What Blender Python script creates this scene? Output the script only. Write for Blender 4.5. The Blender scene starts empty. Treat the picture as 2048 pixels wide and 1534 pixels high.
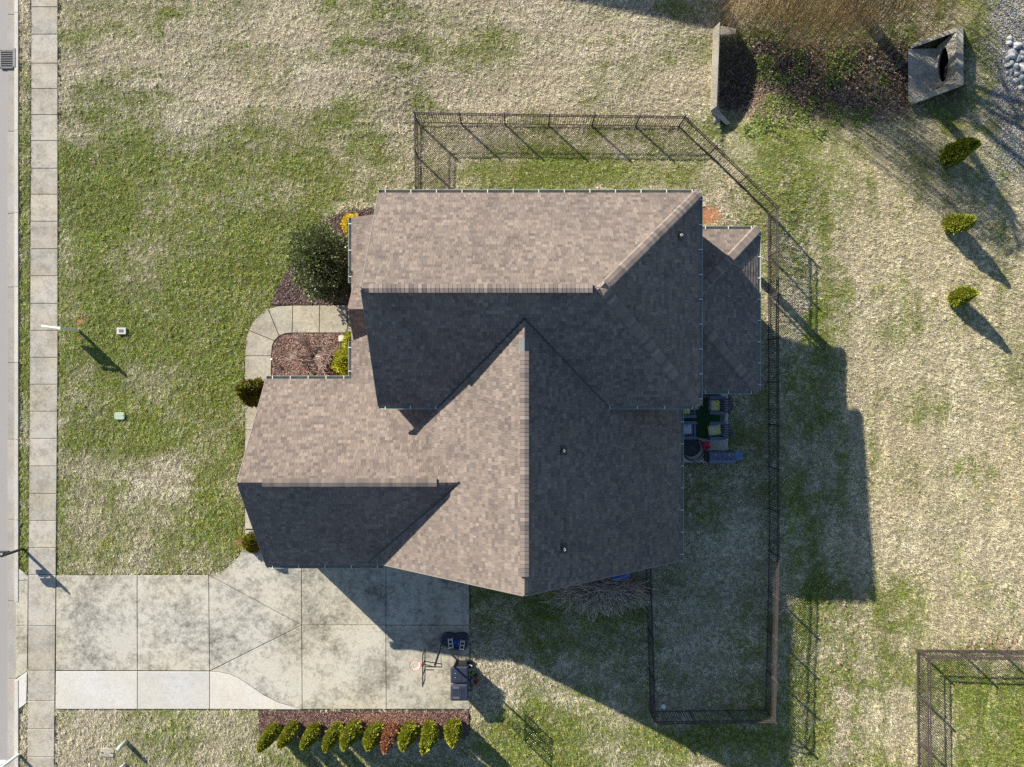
import bpy, math, random
import numpy as np
from mathutils import Vector, Matrix

# ------------------------------------------------------------------ camera, sky, sun, exposure
FPX, CAMZ = 1421.0, 31.6            # focal length in photo pixels (2048 wide), camera height in metres
SUN_EL, SUN_AZ = 25.5, 43.8         # sun elevation; shadows head 43.8 deg south of east
scene = bpy.context.scene
cam = bpy.data.cameras.new('camera'); cam_o = bpy.data.objects.new('camera', cam)
scene.collection.objects.link(cam_o); scene.camera = cam_o
cam_o.location = (0, 0, CAMZ); cam_o.rotation_euler = (0, 0, 0)
cam.sensor_width = 36.0; cam.lens = FPX / 2048 * 36.0; cam.clip_end = 1000
world = bpy.data.worlds.new('World'); scene.world = world; world.use_nodes = True
wn = world.node_tree.nodes; wl = world.node_tree.links
sky = wn.new('ShaderNodeTexSky'); sky.sky_type = 'NISHITA'; sky.sun_disc = False; sky.ozone_density = 2.5; sky.dust_density = 0.4
sky.sun_elevation = math.radians(SUN_EL)
sd = Vector((math.cos(math.radians(SUN_EL)) * math.cos(math.radians(-SUN_AZ)),
             math.cos(math.radians(SUN_EL)) * math.sin(math.radians(-SUN_AZ)), -math.sin(math.radians(SUN_EL))))
sky.sun_rotation = math.atan2(-sd.x, -sd.y)          # clockwise from +Y towards the sun
wl.new(sky.outputs[0], wn['Background'].inputs[0]); wn['Background'].inputs[1].default_value = 0.078
sun = bpy.data.lights.new('sun', 'SUN'); sun.energy = 5.0; sun.angle = math.radians(0.5); sun.color = (1.0, 0.93, 0.82)
sun_o = bpy.data.objects.new('sun', sun); scene.collection.objects.link(sun_o)
sun_o.rotation_euler = sd.to_track_quat('-Z', 'Y').to_euler(); sun_o.location = (-20, 20, 40)
scene.view_settings.view_transform = 'Standard'; scene.view_settings.look = 'None'
scene.view_settings.gamma = 1.0; scene.view_settings.use_curve_mapping = False
scene.view_settings.exposure = 1.0
scene.cycles.use_denoising = False
scene.cycles.max_bounces = 5; scene.cycles.diffuse_bounces = 3; scene.cycles.glossy_bounces = 2

R = random.Random(7); NR = np.random.default_rng(7)
col = scene.collection

# ------------------------------------------------------------------ helpers
def P(px, py, z=0.0):
    s = (CAMZ - z) / FPX
    return Vector(((px - 1024) * s, (767 - py) * s, z))
def sm(a, b, x):
    t = np.clip((np.asarray(x, float) - a) / (b - a), 0, 1); return t * t * (3 - 2 * t)
_tabs = {}
def vnoise(x, y, s, seed=0):
    if seed not in _tabs: _tabs[seed] = np.random.default_rng(100 + seed).random((256, 256))
    T = _tabs[seed]; X = np.asarray(x, float) / s + 1000.37; Y = np.asarray(y, float) / s + 1000.71
    xi = np.floor(X).astype(int); yi = np.floor(Y).astype(int); fx = X - xi; fy = Y - yi
    fx = fx * fx * (3 - 2 * fx); fy = fy * fy * (3 - 2 * fy)
    g = lambda i, j: T[(yi + j) & 255, (xi + i) & 255]
    return (g(0, 0) * (1 - fx) + g(1, 0) * fx) * (1 - fy) + (g(0, 1) * (1 - fx) + g(1, 1) * fx) * fy
def fbm(x, y, s, o=4, seed=0):
    t = 0; a = 1; n = 0
    for k in range(o): t = t + a * vnoise(x, y, s / 2 ** k, seed + k); n += a; a *= 0.55
    return t / n
def zt(x, y):
    """terrain height"""
    x = np.asarray(x, float); y = np.asarray(y, float)
    z = -0.33 * sm(8.2, 11.8, y) * sm(-6.5, -3.5, x)
    z = z - 0.30 * sm(11.7, 13.7, x)
    z = z + 0.12 * sm(15.5, 22, x)
    ditch = np.exp(-((y - 13.9) / 1.9) ** 2) * sm(9.25, 9.5, x) * (1 - sm(20.15, 20.6, x))
    bank = np.exp(-((y - 14.1) / 2.9) ** 2) * sm(9.25, 9.5, x) * (1 - sm(20.15, 20.9, x))
    z = z - 0.42 * ditch - 0.42 * bank
    z = z - 0.55 * np.exp(-((x - 10.3) / 1.0) ** 2) * np.exp(-((y - 13.6) / 1.5) ** 2) * sm(9.25, 9.5, x)
    z = z - 0.34 * (1 - sm(-22.05, -21.85, x))      # under the road and gutter
    z = z + 0.05 * (vnoise(x, y, 2.3, 40) - 0.5) * sm(11.5, 13, np.maximum(np.abs(x - 1) , np.abs(y - 1)))
    return z
def PT(px, py, dz=0.0):
    z = 0.0
    for _ in range(6):
        p = P(px, py, z + dz); z = float(zt(p.x, p.y))
    p = P(px, py, z + dz); return p
def tag(o, label=None, cat=None, group=None, kind=None):
    if label: o['label'] = label
    if cat: o['category'] = cat
    if group: o['group'] = group
    if kind: o['kind'] = kind
    return o
def empty(name, loc, label=None, cat=None, group=None, rz=0):
    o = bpy.data.objects.new(name, None); col.objects.link(o); o.location = loc; o.rotation_euler = (0, 0, rz)
    o.empty_display_size = 0.2
    return tag(o, label, cat, group)
def link(name, me, mat, parent=None, loc=None, rz=0):
    o = bpy.data.objects.new(name, me); col.objects.link(o)
    if mat is not None and len(me.materials) == 0: me.materials.append(mat)
    if parent is not None: o.parent = parent
    if loc is not None: o.location = loc
    if rz: o.rotation_euler = (0, 0, rz)
    return o
def mesh(name, V, F, smooth=False, C=None):
    me = bpy.data.meshes.new(name); me.from_pydata([tuple(v) for v in V], [], [tuple(f) for f in F])
    if C is not None: set_col(me, C)
    if smooth: me.polygons.foreach_set('use_smooth', [True] * len(me.polygons))
    me.update(); return me
def set_col(me, C):
    C = np.asarray(C, np.float32)
    if C.shape[1] == 3: C = np.concatenate([C, np.ones((len(C), 1), np.float32)], 1)
    a = me.attributes.new('col', 'FLOAT_COLOR', 'POINT'); a.data.foreach_set('color', C.ravel())
def npmesh(name, V, F, C=None):
    """V (n,3), F (m,k) all faces with k corners"""
    V = np.asarray(V, np.float32); F = np.asarray(F, np.int32); k = F.shape[1]
    me = bpy.data.meshes.new(name); me.vertices.add(len(V)); me.vertices.foreach_set('co', V.ravel())
    me.loops.add(F.size); me.loops.foreach_set('vertex_index', F.ravel())
    me.polygons.add(len(F)); me.polygons.foreach_set('loop_start', np.arange(0, F.size, k, dtype=np.int32))
    if C is not None: set_col(me, C)
    me.update(calc_edges=True); return me
class MB:
    def __init__(s): s.V = []; s.F = []
    def add(s, V, F):
        n = len(s.V); s.V += [tuple(v) for v in V]; s.F += [tuple(i + n for i in f) for f in F]; return s
    def box(s, c, d, rz=0, rx=0, ry=0):
        M = Matrix.Rotation(rz, 3, 'Z') @ Matrix.Rotation(ry, 3, 'Y') @ Matrix.Rotation(rx, 3, 'X'); c = Vector(c)
        V = [c + M @ Vector((sx * d[0] / 2, sy * d[1] / 2, sz * d[2] / 2)) for sz in (-1, 1) for sy in (-1, 1) for sx in (-1, 1)]
        return s.add(V, [(0, 2, 3, 1), (4, 5, 7, 6), (0, 1, 5, 4), (2, 6, 7, 3), (0, 4, 6, 2), (1, 3, 7, 5)])
    def bar(s, a, b, w, h=None, up=(0, 0, 1)):
        a = Vector(a); b = Vector(b); h = h or w; d = (b - a).normalized(); up = Vector(up)
        if abs(d.dot(up)) > 0.98: up = Vector((0, 1, 0))
        x = d.cross(up).normalized(); y = x.cross(d)
        V = [p + x * (sx * w / 2) + y * (sy * h / 2) for p in (a, b) for sx, sy in ((-1, -1), (1, -1), (1, 1), (-1, 1))]
        return s.add(V, [(3, 2, 1, 0), (4, 5, 6, 7), (0, 1, 5, 4), (1, 2, 6, 5), (2, 3, 7, 6), (3, 0, 4, 7)])
    def tube(s, pts, r, n=8, cap=True):
        pts = [Vector(p) for p in pts]; rr = r if isinstance(r, (list, tuple)) else [r] * len(pts); V = []; F = []
        for i, p in enumerate(pts):
            d = (pts[min(i + 1, len(pts) - 1)] - pts[max(i - 1, 0)]).normalized()
            up = Vector((0, 0, 1)) if abs(d.z) < 0.95 else Vector((0, 1, 0))
            x = d.cross(up).normalized(); y = x.cross(d)
            V += [p + x * (rr[i] * math.cos(6.28318 * k / n)) + y * (rr[i] * math.sin(6.28318 * k / n)) for k in range(n)]
        for i in range(len(pts) - 1):
            for k in range(n): F.append((i * n + k, i * n + (k + 1) % n, (i + 1) * n + (k + 1) % n, (i + 1) * n + k))
        if cap: F.append(tuple(range(n))[::-1]); F.append(tuple((len(pts) - 1) * n + k for k in range(n)))
        return s.add(V, F)
    def lathe(s, prof, c=(0, 0, 0), n=20, sx=1.0, sy=1.0):
        V = []; F = []
        for r, z in prof: V += [(c[0] + sx * r * math.cos(6.28318 * k / n), c[1] + sy * r * math.sin(6.28318 * k / n), c[2] + z) for k in range(n)]
        for i in range(len(prof) - 1):
            for k in range(n): F.append((i * n + k, i * n + (k + 1) % n, (i + 1) * n + (k + 1) % n, (i + 1) * n + k))
        F.append(tuple(range(n))[::-1]); F.append(tuple((len(prof) - 1) * n + k for k in range(n)))
        return s.add(V, F)
    def torus(s, c, Rr, r, n=28, m=6):
        V = []; F = []
        for i in range(n):
            a = 6.28318 * i / n
            for j in range(m):
                b = 6.28318 * j / m; V.append((c[0] + (Rr + r * math.cos(b)) * math.cos(a), c[1] + (Rr + r * math.cos(b)) * math.sin(a), c[2] + r * math.sin(b)))
        for i in range(n):
            for j in range(m): F.append((i * m + j, ((i + 1) % n) * m + j, ((i + 1) % n) * m + (j + 1) % m, i * m + (j + 1) % m))
        return s.add(V, F)
    def loft(s, rings):
        """rings: list of equal-length closed loops of 3D points, bottom to top, capped"""
        n = len(rings[0]); V = [p for r in rings for p in r]; F = []
        for i in range(len(rings) - 1):
            for k in range(n): F.append((i * n + k, i * n + (k + 1) % n, (i + 1) * n + (k + 1) % n, (i + 1) * n + k))
        F.append(tuple(range(n))[::-1]); F.append(tuple((len(rings) - 1) * n + k for k in range(n)))
        return s.add(V, F)
    def prism(s, poly, z0, z1, bev=0.0):
        poly = ccw(poly); rings = [[(x, y, z0) for x, y in poly]]
        if bev: rings.append([(x, y, z1 - bev) for x, y in poly]); rings.append([(x, y, z1) for x, y in inset(poly, bev)])
        else: rings.append([(x, y, z1) for x, y in poly])
        return s.loft(rings)
    def build(s, name, mat, parent=None, smooth=False, loc=None, rz=0, bevel=0):
        o = link(name, mesh(name, s.V, s.F, smooth), mat, parent, loc, rz)
        if bevel:
            m = o.modifiers.new('bevel', 'BEVEL'); m.width = bevel; m.segments = 2; m.limit_method = 'ANGLE'
        return o
def ccw(p):
    p = [(q[0], q[1]) for q in p]
    return p if sum(p[i][0] * p[(i + 1) % len(p)][1] - p[(i + 1) % len(p)][0] * p[i][1] for i in range(len(p))) > 0 else p[::-1]
def inset(poly, d):
    poly = ccw(poly); n = len(poly); out = []
    for i in range(n):
        a, b, c = Vector(poly[i - 1]), Vector(poly[i]), Vector(poly[(i + 1) % n])
        e1 = (b - a).normalized(); e2 = (c - b).normalized(); n1 = Vector((-e1.y, e1.x)); n2 = Vector((-e2.y, e2.x))
        m = n1 + n2; k = max(0.35, m.dot(n1)); out.append(tuple(b + m * (d / k)))
    return out
def inpoly(x, y, poly):
    x = np.asarray(x); y = np.asarray(y); r = np.zeros(x.shape, bool); n = len(poly)
    for i in range(n):
        x1, y1 = poly[i][:2]; x2, y2 = poly[(i + 1) % n][:2]
        if y1 == y2: continue
        c = ((y1 > y) != (y2 > y)) & (x < (x2 - x1) * (y - y1) / (y2 - y1) + x1); r ^= c
    return r
def px_poly(pts, z=0.0): return [tuple(P(a, b, z))[:2] for a, b in pts]
def rrect(w, d, r, n=4, c=(0, 0)):
    out = []
    for cx, cy, a0 in ((w / 2 - r, d / 2 - r, 0), (-w / 2 + r, d / 2 - r, 90), (-w / 2 + r, -d / 2 + r, 180), (w / 2 - r, -d / 2 + r, 270)):
        for k in range(n + 1):
            a = math.radians(a0 + 90 * k / n); out.append((c[0] + cx + r * math.cos(a), c[1] + cy + r * math.sin(a)))
    return out

# ------------------------------------------------------------------ materials
def nodes(name):
    m = bpy.data.materials.new(name); m.use_nodes = True; nt = m.node_tree
    return m, nt, nt.nodes, nt.links, nt.nodes['Principled BSDF']
def ramp(N, stops):
    r = N.new('ShaderNodeValToRGB'); e = r.color_ramp.elements
    while len(e) < len(stops): e.new(0.5)
    for k, (p, c) in enumerate(stops): e[k].position = p; e[k].color = (*c, 1)
    return r
def noise(N, L, vec, scale, detail=4, rough=0.6):
    n = N.new('ShaderNodeTexNoise'); n.inputs['Scale'].default_value = scale; n.inputs['Detail'].default_value = detail
    n.inputs['Roughness'].default_value = rough; L.new(vec, n.inputs['Vector']); return n
def pos(N): return N.new('ShaderNodeNewGeometry').outputs['Position']
def bump(N, L, b, h, strength, dist):
    bp = N.new('ShaderNodeBump'); bp.inputs['Strength'].default_value = strength; bp.inputs['Distance'].default_value = dist
    L.new(h, bp.inputs['Height']); L.new(bp.outputs[0], b.inputs['Normal'])
def mulc(N, L, a, b, f=1.0):
    m = N.new('ShaderNodeMix'); m.data_type = 'RGBA'; m.blend_type = 'MULTIPLY'; m.inputs[0].default_value = f
    L.new(a, m.inputs[6]); L.new(b, m.inputs[7]); return m.outputs[2]
def mat(name, c, rough=0.7, var=0.15, scale=6.0, bmp=0.0, metal=0.0, spec=0.5):
    m, nt, N, L, b = nodes(name); n = noise(N, L, pos(N), scale)
    lo = tuple(max(0, v * (1 - var)) for v in c); hi = tuple(min(1, v * (1 + var)) for v in c)
    r = ramp(N, [(0.3, lo), (0.7, hi)]); L.new(n.outputs[0], r.inputs[0]); L.new(r.outputs[0], b.inputs['Base Color'])
    b.inputs['Roughness'].default_value = rough; b.inputs['Metallic'].default_value = metal; b.inputs['Specular IOR Level'].default_value = spec
    if bmp: bump(N, L, b, n.outputs[0], bmp, 0.02)
    return m
def attr_mat(name, rough=0.8, var=0.2, scale=40.0, spec=0.3, transl=0.0, bmp=0.0):
    m, nt, N, L, b = nodes(name); a = N.new('ShaderNodeAttribute'); a.attribute_name = 'col'
    n = noise(N, L, pos(N), scale, 3); r = ramp(N, [(0.3, (1 - var,) * 3), (0.7, (1 + var,) * 3)]); L.new(n.outputs[0], r.inputs[0])
    c = mulc(N, L, a.outputs['Color'], r.outputs[0]); L.new(c, b.inputs['Base Color'])
    b.inputs['Roughness'].default_value = rough; b.inputs['Specular IOR Level'].default_value = spec
    if bmp: bump(N, L, b, n.outputs[0], bmp, 0.01)
    if transl:
        t = N.new('ShaderNodeBsdfTranslucent'); L.new(c, t.inputs[0]); ms = N.new('ShaderNodeMixShader'); ms.inputs[0].default_value = transl
        L.new(b.outputs[0], ms.inputs[1]); L.new(t.outputs[0], ms.inputs[2]); L.new(ms.outputs[0], N['Material Output'].inputs[0])
    return m
def concrete(name, c, stain=0.5, sc=0.7, warm=(0.50, 0.48, 0.435)):
    m, nt, N, L, b = nodes(name); p = pos(N)
    n1 = noise(N, L, p, sc, 9, 0.72); n2 = noise(N, L, p, 14, 5, 0.7); n3 = noise(N, L, p, sc * 0.45, 3, 0.5)
    d = tuple(v * (1 - stain) for v in c)
    n4 = noise(N, L, p, sc * 7, 10, 0.78); mx = N.new('ShaderNodeMix'); mx.inputs[0].default_value = 0.45; L.new(n1.outputs[0], mx.inputs[2]); L.new(n4.outputs[0], mx.inputs[3])
    r1 = ramp(N, [(0.40, d), (0.475, tuple(v * (1 - stain * 0.45) for v in c)), (0.54, c)]); L.new(mx.outputs[0], r1.inputs[0])
    r2 = ramp(N, [(0.25, (0.78,) * 3), (0.75, (1.12,) * 3)]); L.new(n2.outputs[0], r2.inputs[0])
    w = tuple(warm[k] / max(warm) for k in range(3)); r3 = ramp(N, [(0.4, w), (0.62, (1, 1, 1))]); L.new(n3.outputs[0], r3.inputs[0])
    oi = N.new('ShaderNodeObjectInfo'); r4 = ramp(N, [(0, (0.88,) * 3), (1, (1.06,) * 3)]); L.new(oi.outputs['Random'], r4.inputs[0])
    cc = mulc(N, L, mulc(N, L, mulc(N, L, r1.outputs[0], r2.outputs[0]), r3.outputs[0]), r4.outputs[0])
    L.new(cc, b.inputs['Base Color']); b.inputs['Roughness'].default_value = 0.9; b.inputs['Specular IOR Level'].default_value = 0.25
    bump(N, L, b, n2.outputs[0], 0.25, 0.01); return m

M = {}
M['sidewalk'] = concrete('sidewalk_concrete', (0.45, 0.42, 0.365), 0.40, 1.5)
M['drive'] = concrete('driveway_concrete', (0.50, 0.475, 0.405), 0.64, 0.5)
M['drive_new'] = concrete('new_concrete', (0.60, 0.585, 0.55), 0.10, 0.8)
M['curb'] = concrete('curb_concrete', (0.52, 0.495, 0.465), 0.14, 1.6)
M['pan'] = concrete('gutter_pan_concrete', (0.38, 0.36, 0.335), 0.22, 1.2)
M['culvert'] = concrete('weathered_culvert_concrete', (0.48, 0.44, 0.355), 0.5, 1.2)
M['joint'] = mat('joint_dirt', (0.045, 0.04, 0.032), 0.95, 0.3, 9)
M['asphalt'] = mat('worn_asphalt', (0.30, 0.285, 0.27), 0.9, 0.2, 60, 0.3)
M['soil'] = mat('trench_soil', (0.05, 0.035, 0.025), 0.95, 0.4, 12, 0.5)
M['mulch'] = mat('mulch_bed', (0.085, 0.05, 0.042), 0.95, 0.4, 25, 0.8)
M['attr'] = attr_mat('scatter', 0.85, 0.2, 30)
M['leaf'] = attr_mat('foliage', 0.65, 0.25, 9, 0.35, 0.15)
M['gloss_leaf'] = attr_mat('glossy_foliage', 0.36, 0.2, 9, 0.6, 0.08)
M['grass'] = attr_mat('grass_blades', 0.75, 0.15, 3, 0.25, 0.12)
M['shingle'] = attr_mat('asphalt_shingle', 0.92, 0.16, 55, 0.25, 0.0, 0.5)
m, nt, N, L, b = nodes('asphalt_shingle_single'); oi = N.new('ShaderNodeObjectInfo'); n = noise(N, L, pos(N), 55, 3)
r = ramp(N, [(0.3, (0.84,) * 3), (0.7, (1.16,) * 3)]); L.new(n.outputs[0], r.inputs[0]); L.new(mulc(N, L, oi.outputs['Color'], r.outputs[0]), b.inputs['Base Color'])
b.inputs['Roughness'].default_value = 0.92; b.inputs['Specular IOR Level'].default_value = 0.25; bump(N, L, b, n.outputs[0], 0.5, 0.01); M['shingle1'] = m
M['underlay'] = mat('roof_underlay', (0.10, 0.085, 0.072), 0.95, 0.2, 20)
M['trim'] = mat('painted_trim', (0.20, 0.175, 0.15), 0.7, 0.08, 4)
M['gutter'] = mat('gutter_paint', (0.34, 0.355, 0.30), 0.45, 0.12, 3)
M['white'] = mat('white_paint', (0.78, 0.77, 0.74), 0.5, 0.06, 5)
M['grey_white'] = mat('weathered_white', (0.50, 0.49, 0.46), 0.6, 0.12, 9)
M['brick'] = mat('wall_brick', (0.26, 0.15, 0.11), 0.9, 0.3, 30, 0.4)
M['glass'] = mat('window_glass', (0.03, 0.04, 0.05), 0.08, 0.1, 2)
M['fence'] = mat('rusty_brown_steel', (0.058, 0.045, 0.041), 0.6, 0.4, 8)
M['black'] = mat('black_plastic', (0.018, 0.019, 0.022), 0.42, 0.2, 8)
M['navy'] = mat('dark_navy_plastic', (0.030, 0.036, 0.055), 0.38, 0.2, 7)
M['steel'] = mat('black_steel', (0.028, 0.028, 0.03), 0.45, 0.2, 8)
M['iron'] = mat('cast_iron', (0.10, 0.105, 0.11), 0.6, 0.3, 10, 0, 0.3)
M['dark'] = mat('dark_pit', (0.006, 0.006, 0.006), 0.9, 0.1, 5)
M['bark'] = mat('grey_brown_bark', (0.16, 0.12, 0.09), 0.9, 0.3, 14, 0.6)
M['block'] = mat('cinder_block', (0.62, 0.57, 0.48), 0.95, 0.15, 18, 0.5)
M['rock'] = mat('limestone_rock', (0.40, 0.40, 0.40), 0.9, 0.25, 5, 0.5)

# ------------------------------------------------------------------ lawn colour map
GREEN = [  # 128-pixel cells of the photo, how green the lawn is
 [.30,.32,.28,.22,.20,.40,.34,.32,.28,.20,.25,.35,.45,.45,.55,.35],
 [.55,.50,.34,.20,.20,.32,.18,.16,.16,.18,.14,.48,.55,.52,.50,.40],
 [.86,.90,.70,.84,.76,.76,.52,.50,.55,.50,.36,.38,.46,.36,.40,.32],
 [.86,.94,.70,.88,.84,.60,.70,.85,.80,.75,.42,.50,.54,.32,.26,.22],
 [.80,.88,.84,.86,.80,.70,.60,.60,.60,.60,.60,.62,.52,.30,.24,.20],
 [.80,.90,.86,.86,.80,.60,.60,.60,.60,.60,.50,.55,.46,.22,.17,.16],
 [.80,.86,.80,.86,.80,.60,.60,.60,.60,.60,.40,.38,.52,.22,.16,.15],
 [.82,.48,.42,.72,.80,.60,.60,.60,.60,.60,.40,.42,.54,.24,.15,.13],
 [.80,.58,.48,.68,.70,.60,.60,.60,.60,.60,.38,.42,.56,.34,.20,.16],
 [.60,.50,.40,.50,.60,.60,.60,.70,.74,.68,.38,.42,.60,.44,.32,.22],
 [.40,.30,.30,.30,.40,.40,.40,.36,.30,.38,.36,.44,.66,.46,.44,.50],
 [.20,.26,.48,.36,.40,.40,.40,.46,.50,.46,.50,.54,.62,.34,.38,.50]]
GA = np.array(GREEN); GA[2:, 13:] += 0.07
def gmap(x, y):
    x = np.asarray(x, float); y = np.asarray(y, float)
    x = x + 0.9 * (vnoise(x, y, 1.7, 50) - 0.5); y = y + 0.9 * (vnoise(x, y, 1.7, 51) - 0.5)
    cx = np.clip((x * 45 + 1024) / 128 - 0.5, 0, 14.999); cy = np.clip((767 - y * 45) / 128 - 0.5, 0, 10.999)
    i = cx.astype(int); j = cy.astype(int); fx = cx - i; fy = cy - j; fx = fx * fx * (3 - 2 * fx); fy = fy * fy * (3 - 2 * fy)
    g = (GA[j, i] * (1 - fx) + GA[j, i + 1] * fx) * (1 - fy) + (GA[j + 1, i] * (1 - fx) + GA[j + 1, i + 1] * fx) * fy
    px = x * 45 + 1024; py = 767 - y * 45; bump_ = lambda c, w, v: np.exp(-((v - c) / w) ** 2)
    g = g + 0.20 * bump_(1640, 42, px + 25 * np.sin(py / 160)) * sm(220, 300, py) - 0.22 * bump_(1722, 22, px + 10 * np.sin(py / 90)) * sm(280, 340, py) * (1 - sm(1000, 1150, py))
    g = g + 0.50 * bump_(348, 30, py) * sm(890, 930, px) * (1 - sm(1380, 1430, px)) + 0.30 * bump_(82, 20, py + 0.03 * (px - 900)) * sm(640, 700, px) * (1 - sm(1100, 1200, px))
    g = g + 0.25 * sm(1425, 1480, py) * sm(960, 1050, px) * (1 - sm(1640, 1700, px)) + 0.35 * sm(1900, 1930, px) * sm(1360, 1390, py) + 0.3 * bump_(270, 30, py) * bump_(1290, 130, px)
    g = g + 0.55 * (vnoise(x * 0.22, y, 0.55, 61) - 0.5) * (1 - sm(200, 330, py)) + 0.5 * (vnoise(x, y * 0.16, 0.42, 62) - 0.5) * sm(1540, 1640, px)
    g = g + 0.95 * (fbm(x, y, 1.6, 4, 20) - 0.5) + 0.35 * (vnoise(x, y * 2.2, 3.0, 60) - 0.5)
    return np.clip(g, 0, 1)
CLAY = [(1421, 432, 26), (478, 1086, 13), (1255, 1165, 20), (160, 640, 10)]
def clay(x, y):
    r = np.zeros(np.shape(x))
    for a, b, s in CLAY:
        c = P(a, b); d = np.hypot(x - c.x, y - c.y) / (s / 45.0); r = np.maximum(r, 1 - sm(0.5, 1.15, d + 0.5 * (vnoise(x, y, 0.35, 70) - 0.5)))
    return r
def ditchmask(x, y):
    e = np.abs(y - 14.05 + 0.5 * (vnoise(x, y, 1.1, 71) - 0.5)) / 1.75
    return (1 - sm(0.7, 1.15, e)) * sm(9.2, 9.6, x) * (1 - sm(18.2, 19.0, x))
def gravelmask(x, y):
    px = x * 45 + 1024; py = 767 - y * 45
    e1 = sm(1958, 2030, px + 70 * (fbm(x, y, 1.1, 3, 72) - 0.5)) * (1 - sm(330, 400, py + 60 * (vnoise(x, y, 0.9, 73) - .5)))
    return e1 * 0.85
SHAPES_PX = {
 'sidewalk': [(62, -60), (118, -60), (116, 1150), (113, 1345), (109, 1600), (55, 1600), (60, 1150)],
 'road': [(-200, -60), (37, -60), (36, 700), (33, 1150), (30, 1600), (-200, 1600)],
 'apron': [(33, 1132), (60, 1152), (56, 1408), (30, 1424)],
}
DRIVE = [(113, 1150), (418, 1150), (440, 1143), (460, 1131), (477, 1113), (487, 1095), (490, 1080), (490, 740), (491, 690), (500, 655), (516, 632), (540, 617), (562, 611), (700, 609), (720, 666), (590, 666), (566, 669), (552, 679), (545, 692), (543, 712), (543, 760), (600, 800), (940, 1130), (940, 1419), (113, 1419)]
BED_A = [(538, 612), (552, 580), (570, 548), (588, 524), (606, 494), (628, 462), (650, 442), (672, 428), (700, 420), (760, 415), (760, 612)]
BED_B = [(543, 760), (543, 712), (545, 692), (552, 679), (566, 669), (590, 666), (725, 664), (725, 770)]
BED_C = [(516, 1420), (940, 1420), (940, 1462), (930, 1478), (520, 1480)]
HOUSE = [(-9.45, 0.0), (-6.2, 0.0), (-6.2, 6.5), (-4.6, 6.7), (6.5, 6.7), (6.5, 6.0), (9.6, 6.0), (9.6, -0.1), (6.5, -0.1), (6.4, -6.9), (-9.45, -6.9)]
PATIO = [(1350, 770), (1456, 770), (1456, 925), (1350, 925)]
EXCL = [px_poly(SHAPES_PX['sidewalk']), px_poly(SHAPES_PX['road']), px_poly(SHAPES_PX['apron']), px_poly(DRIVE), px_poly(BED_A), px_poly(BED_B), px_poly(BED_C), HOUSE, px_poly(PATIO)]
def excluded(x, y):
    r = np.zeros(np.shape(x), bool)
    for p in EXCL: r |= inpoly(x, y, p)
    return r

# ------------------------------------------------------------------ ground sheet
xs = np.concatenate([np.linspace(-300, -30, 28), np.arange(-25, 25.01, 0.22), np.linspace(30, 300, 28)])
ys = np.concatenate([np.linspace(-300, -25, 28), np.arange(-19, 19.01, 0.22), np.linspace(25, 300, 28)])
GX, GY = np.meshgrid(xs, ys); GZ = zt(GX, GY)
gx, gy = GX.ravel(), GY.ravel(); GZ = GZ - 0.09 * np.any([inpoly(GX, GY, p_) for p_ in EXCL], 0); g = gmap(gx, gy)[:, None]; k = clay(gx, gy)[:, None]; dm = ditchmask(gx, gy)[:, None]; gm = gravelmask(gx, gy)[:, None]
v = (0.75 + 0.5 * fbm(gx, gy, 0.7, 3, 33))[:, None]
C = (np.array([0.30, 0.255, 0.17]) * (1 - g) + np.array([0.085, 0.11, 0.025]) * g) * v
C = C * (1 - k) + np.array([0.36, 0.17, 0.085]) * k
C = C * (1 - dm) + np.array([0.085, 0.06, 0.042]) * dm * v + 0
C = C * (1 - gm) + np.array([0.16, 0.14, 0.12]) * gm
nx, ny = len(xs), len(ys); I = np.arange(nx * ny).reshape(ny, nx)
F = np.stack([I[:-1, :-1], I[:-1, 1:], I[1:, 1:], I[1:, :-1]], -1).reshape(-1, 4)
me = npmesh('lawn', np.stack([gx, gy, GZ.ravel()], 1), F, C); me.polygons.foreach_set('use_smooth', [True] * len(F))
M['ground'] = attr_mat('lawn_ground', 0.95, 0.35, 12, 0.1, 0, 0.8)
tag(link('lawn', me, M['ground']), 'patchy winter lawn, straw and green, around the house', 'lawn', kind='structure')

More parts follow.
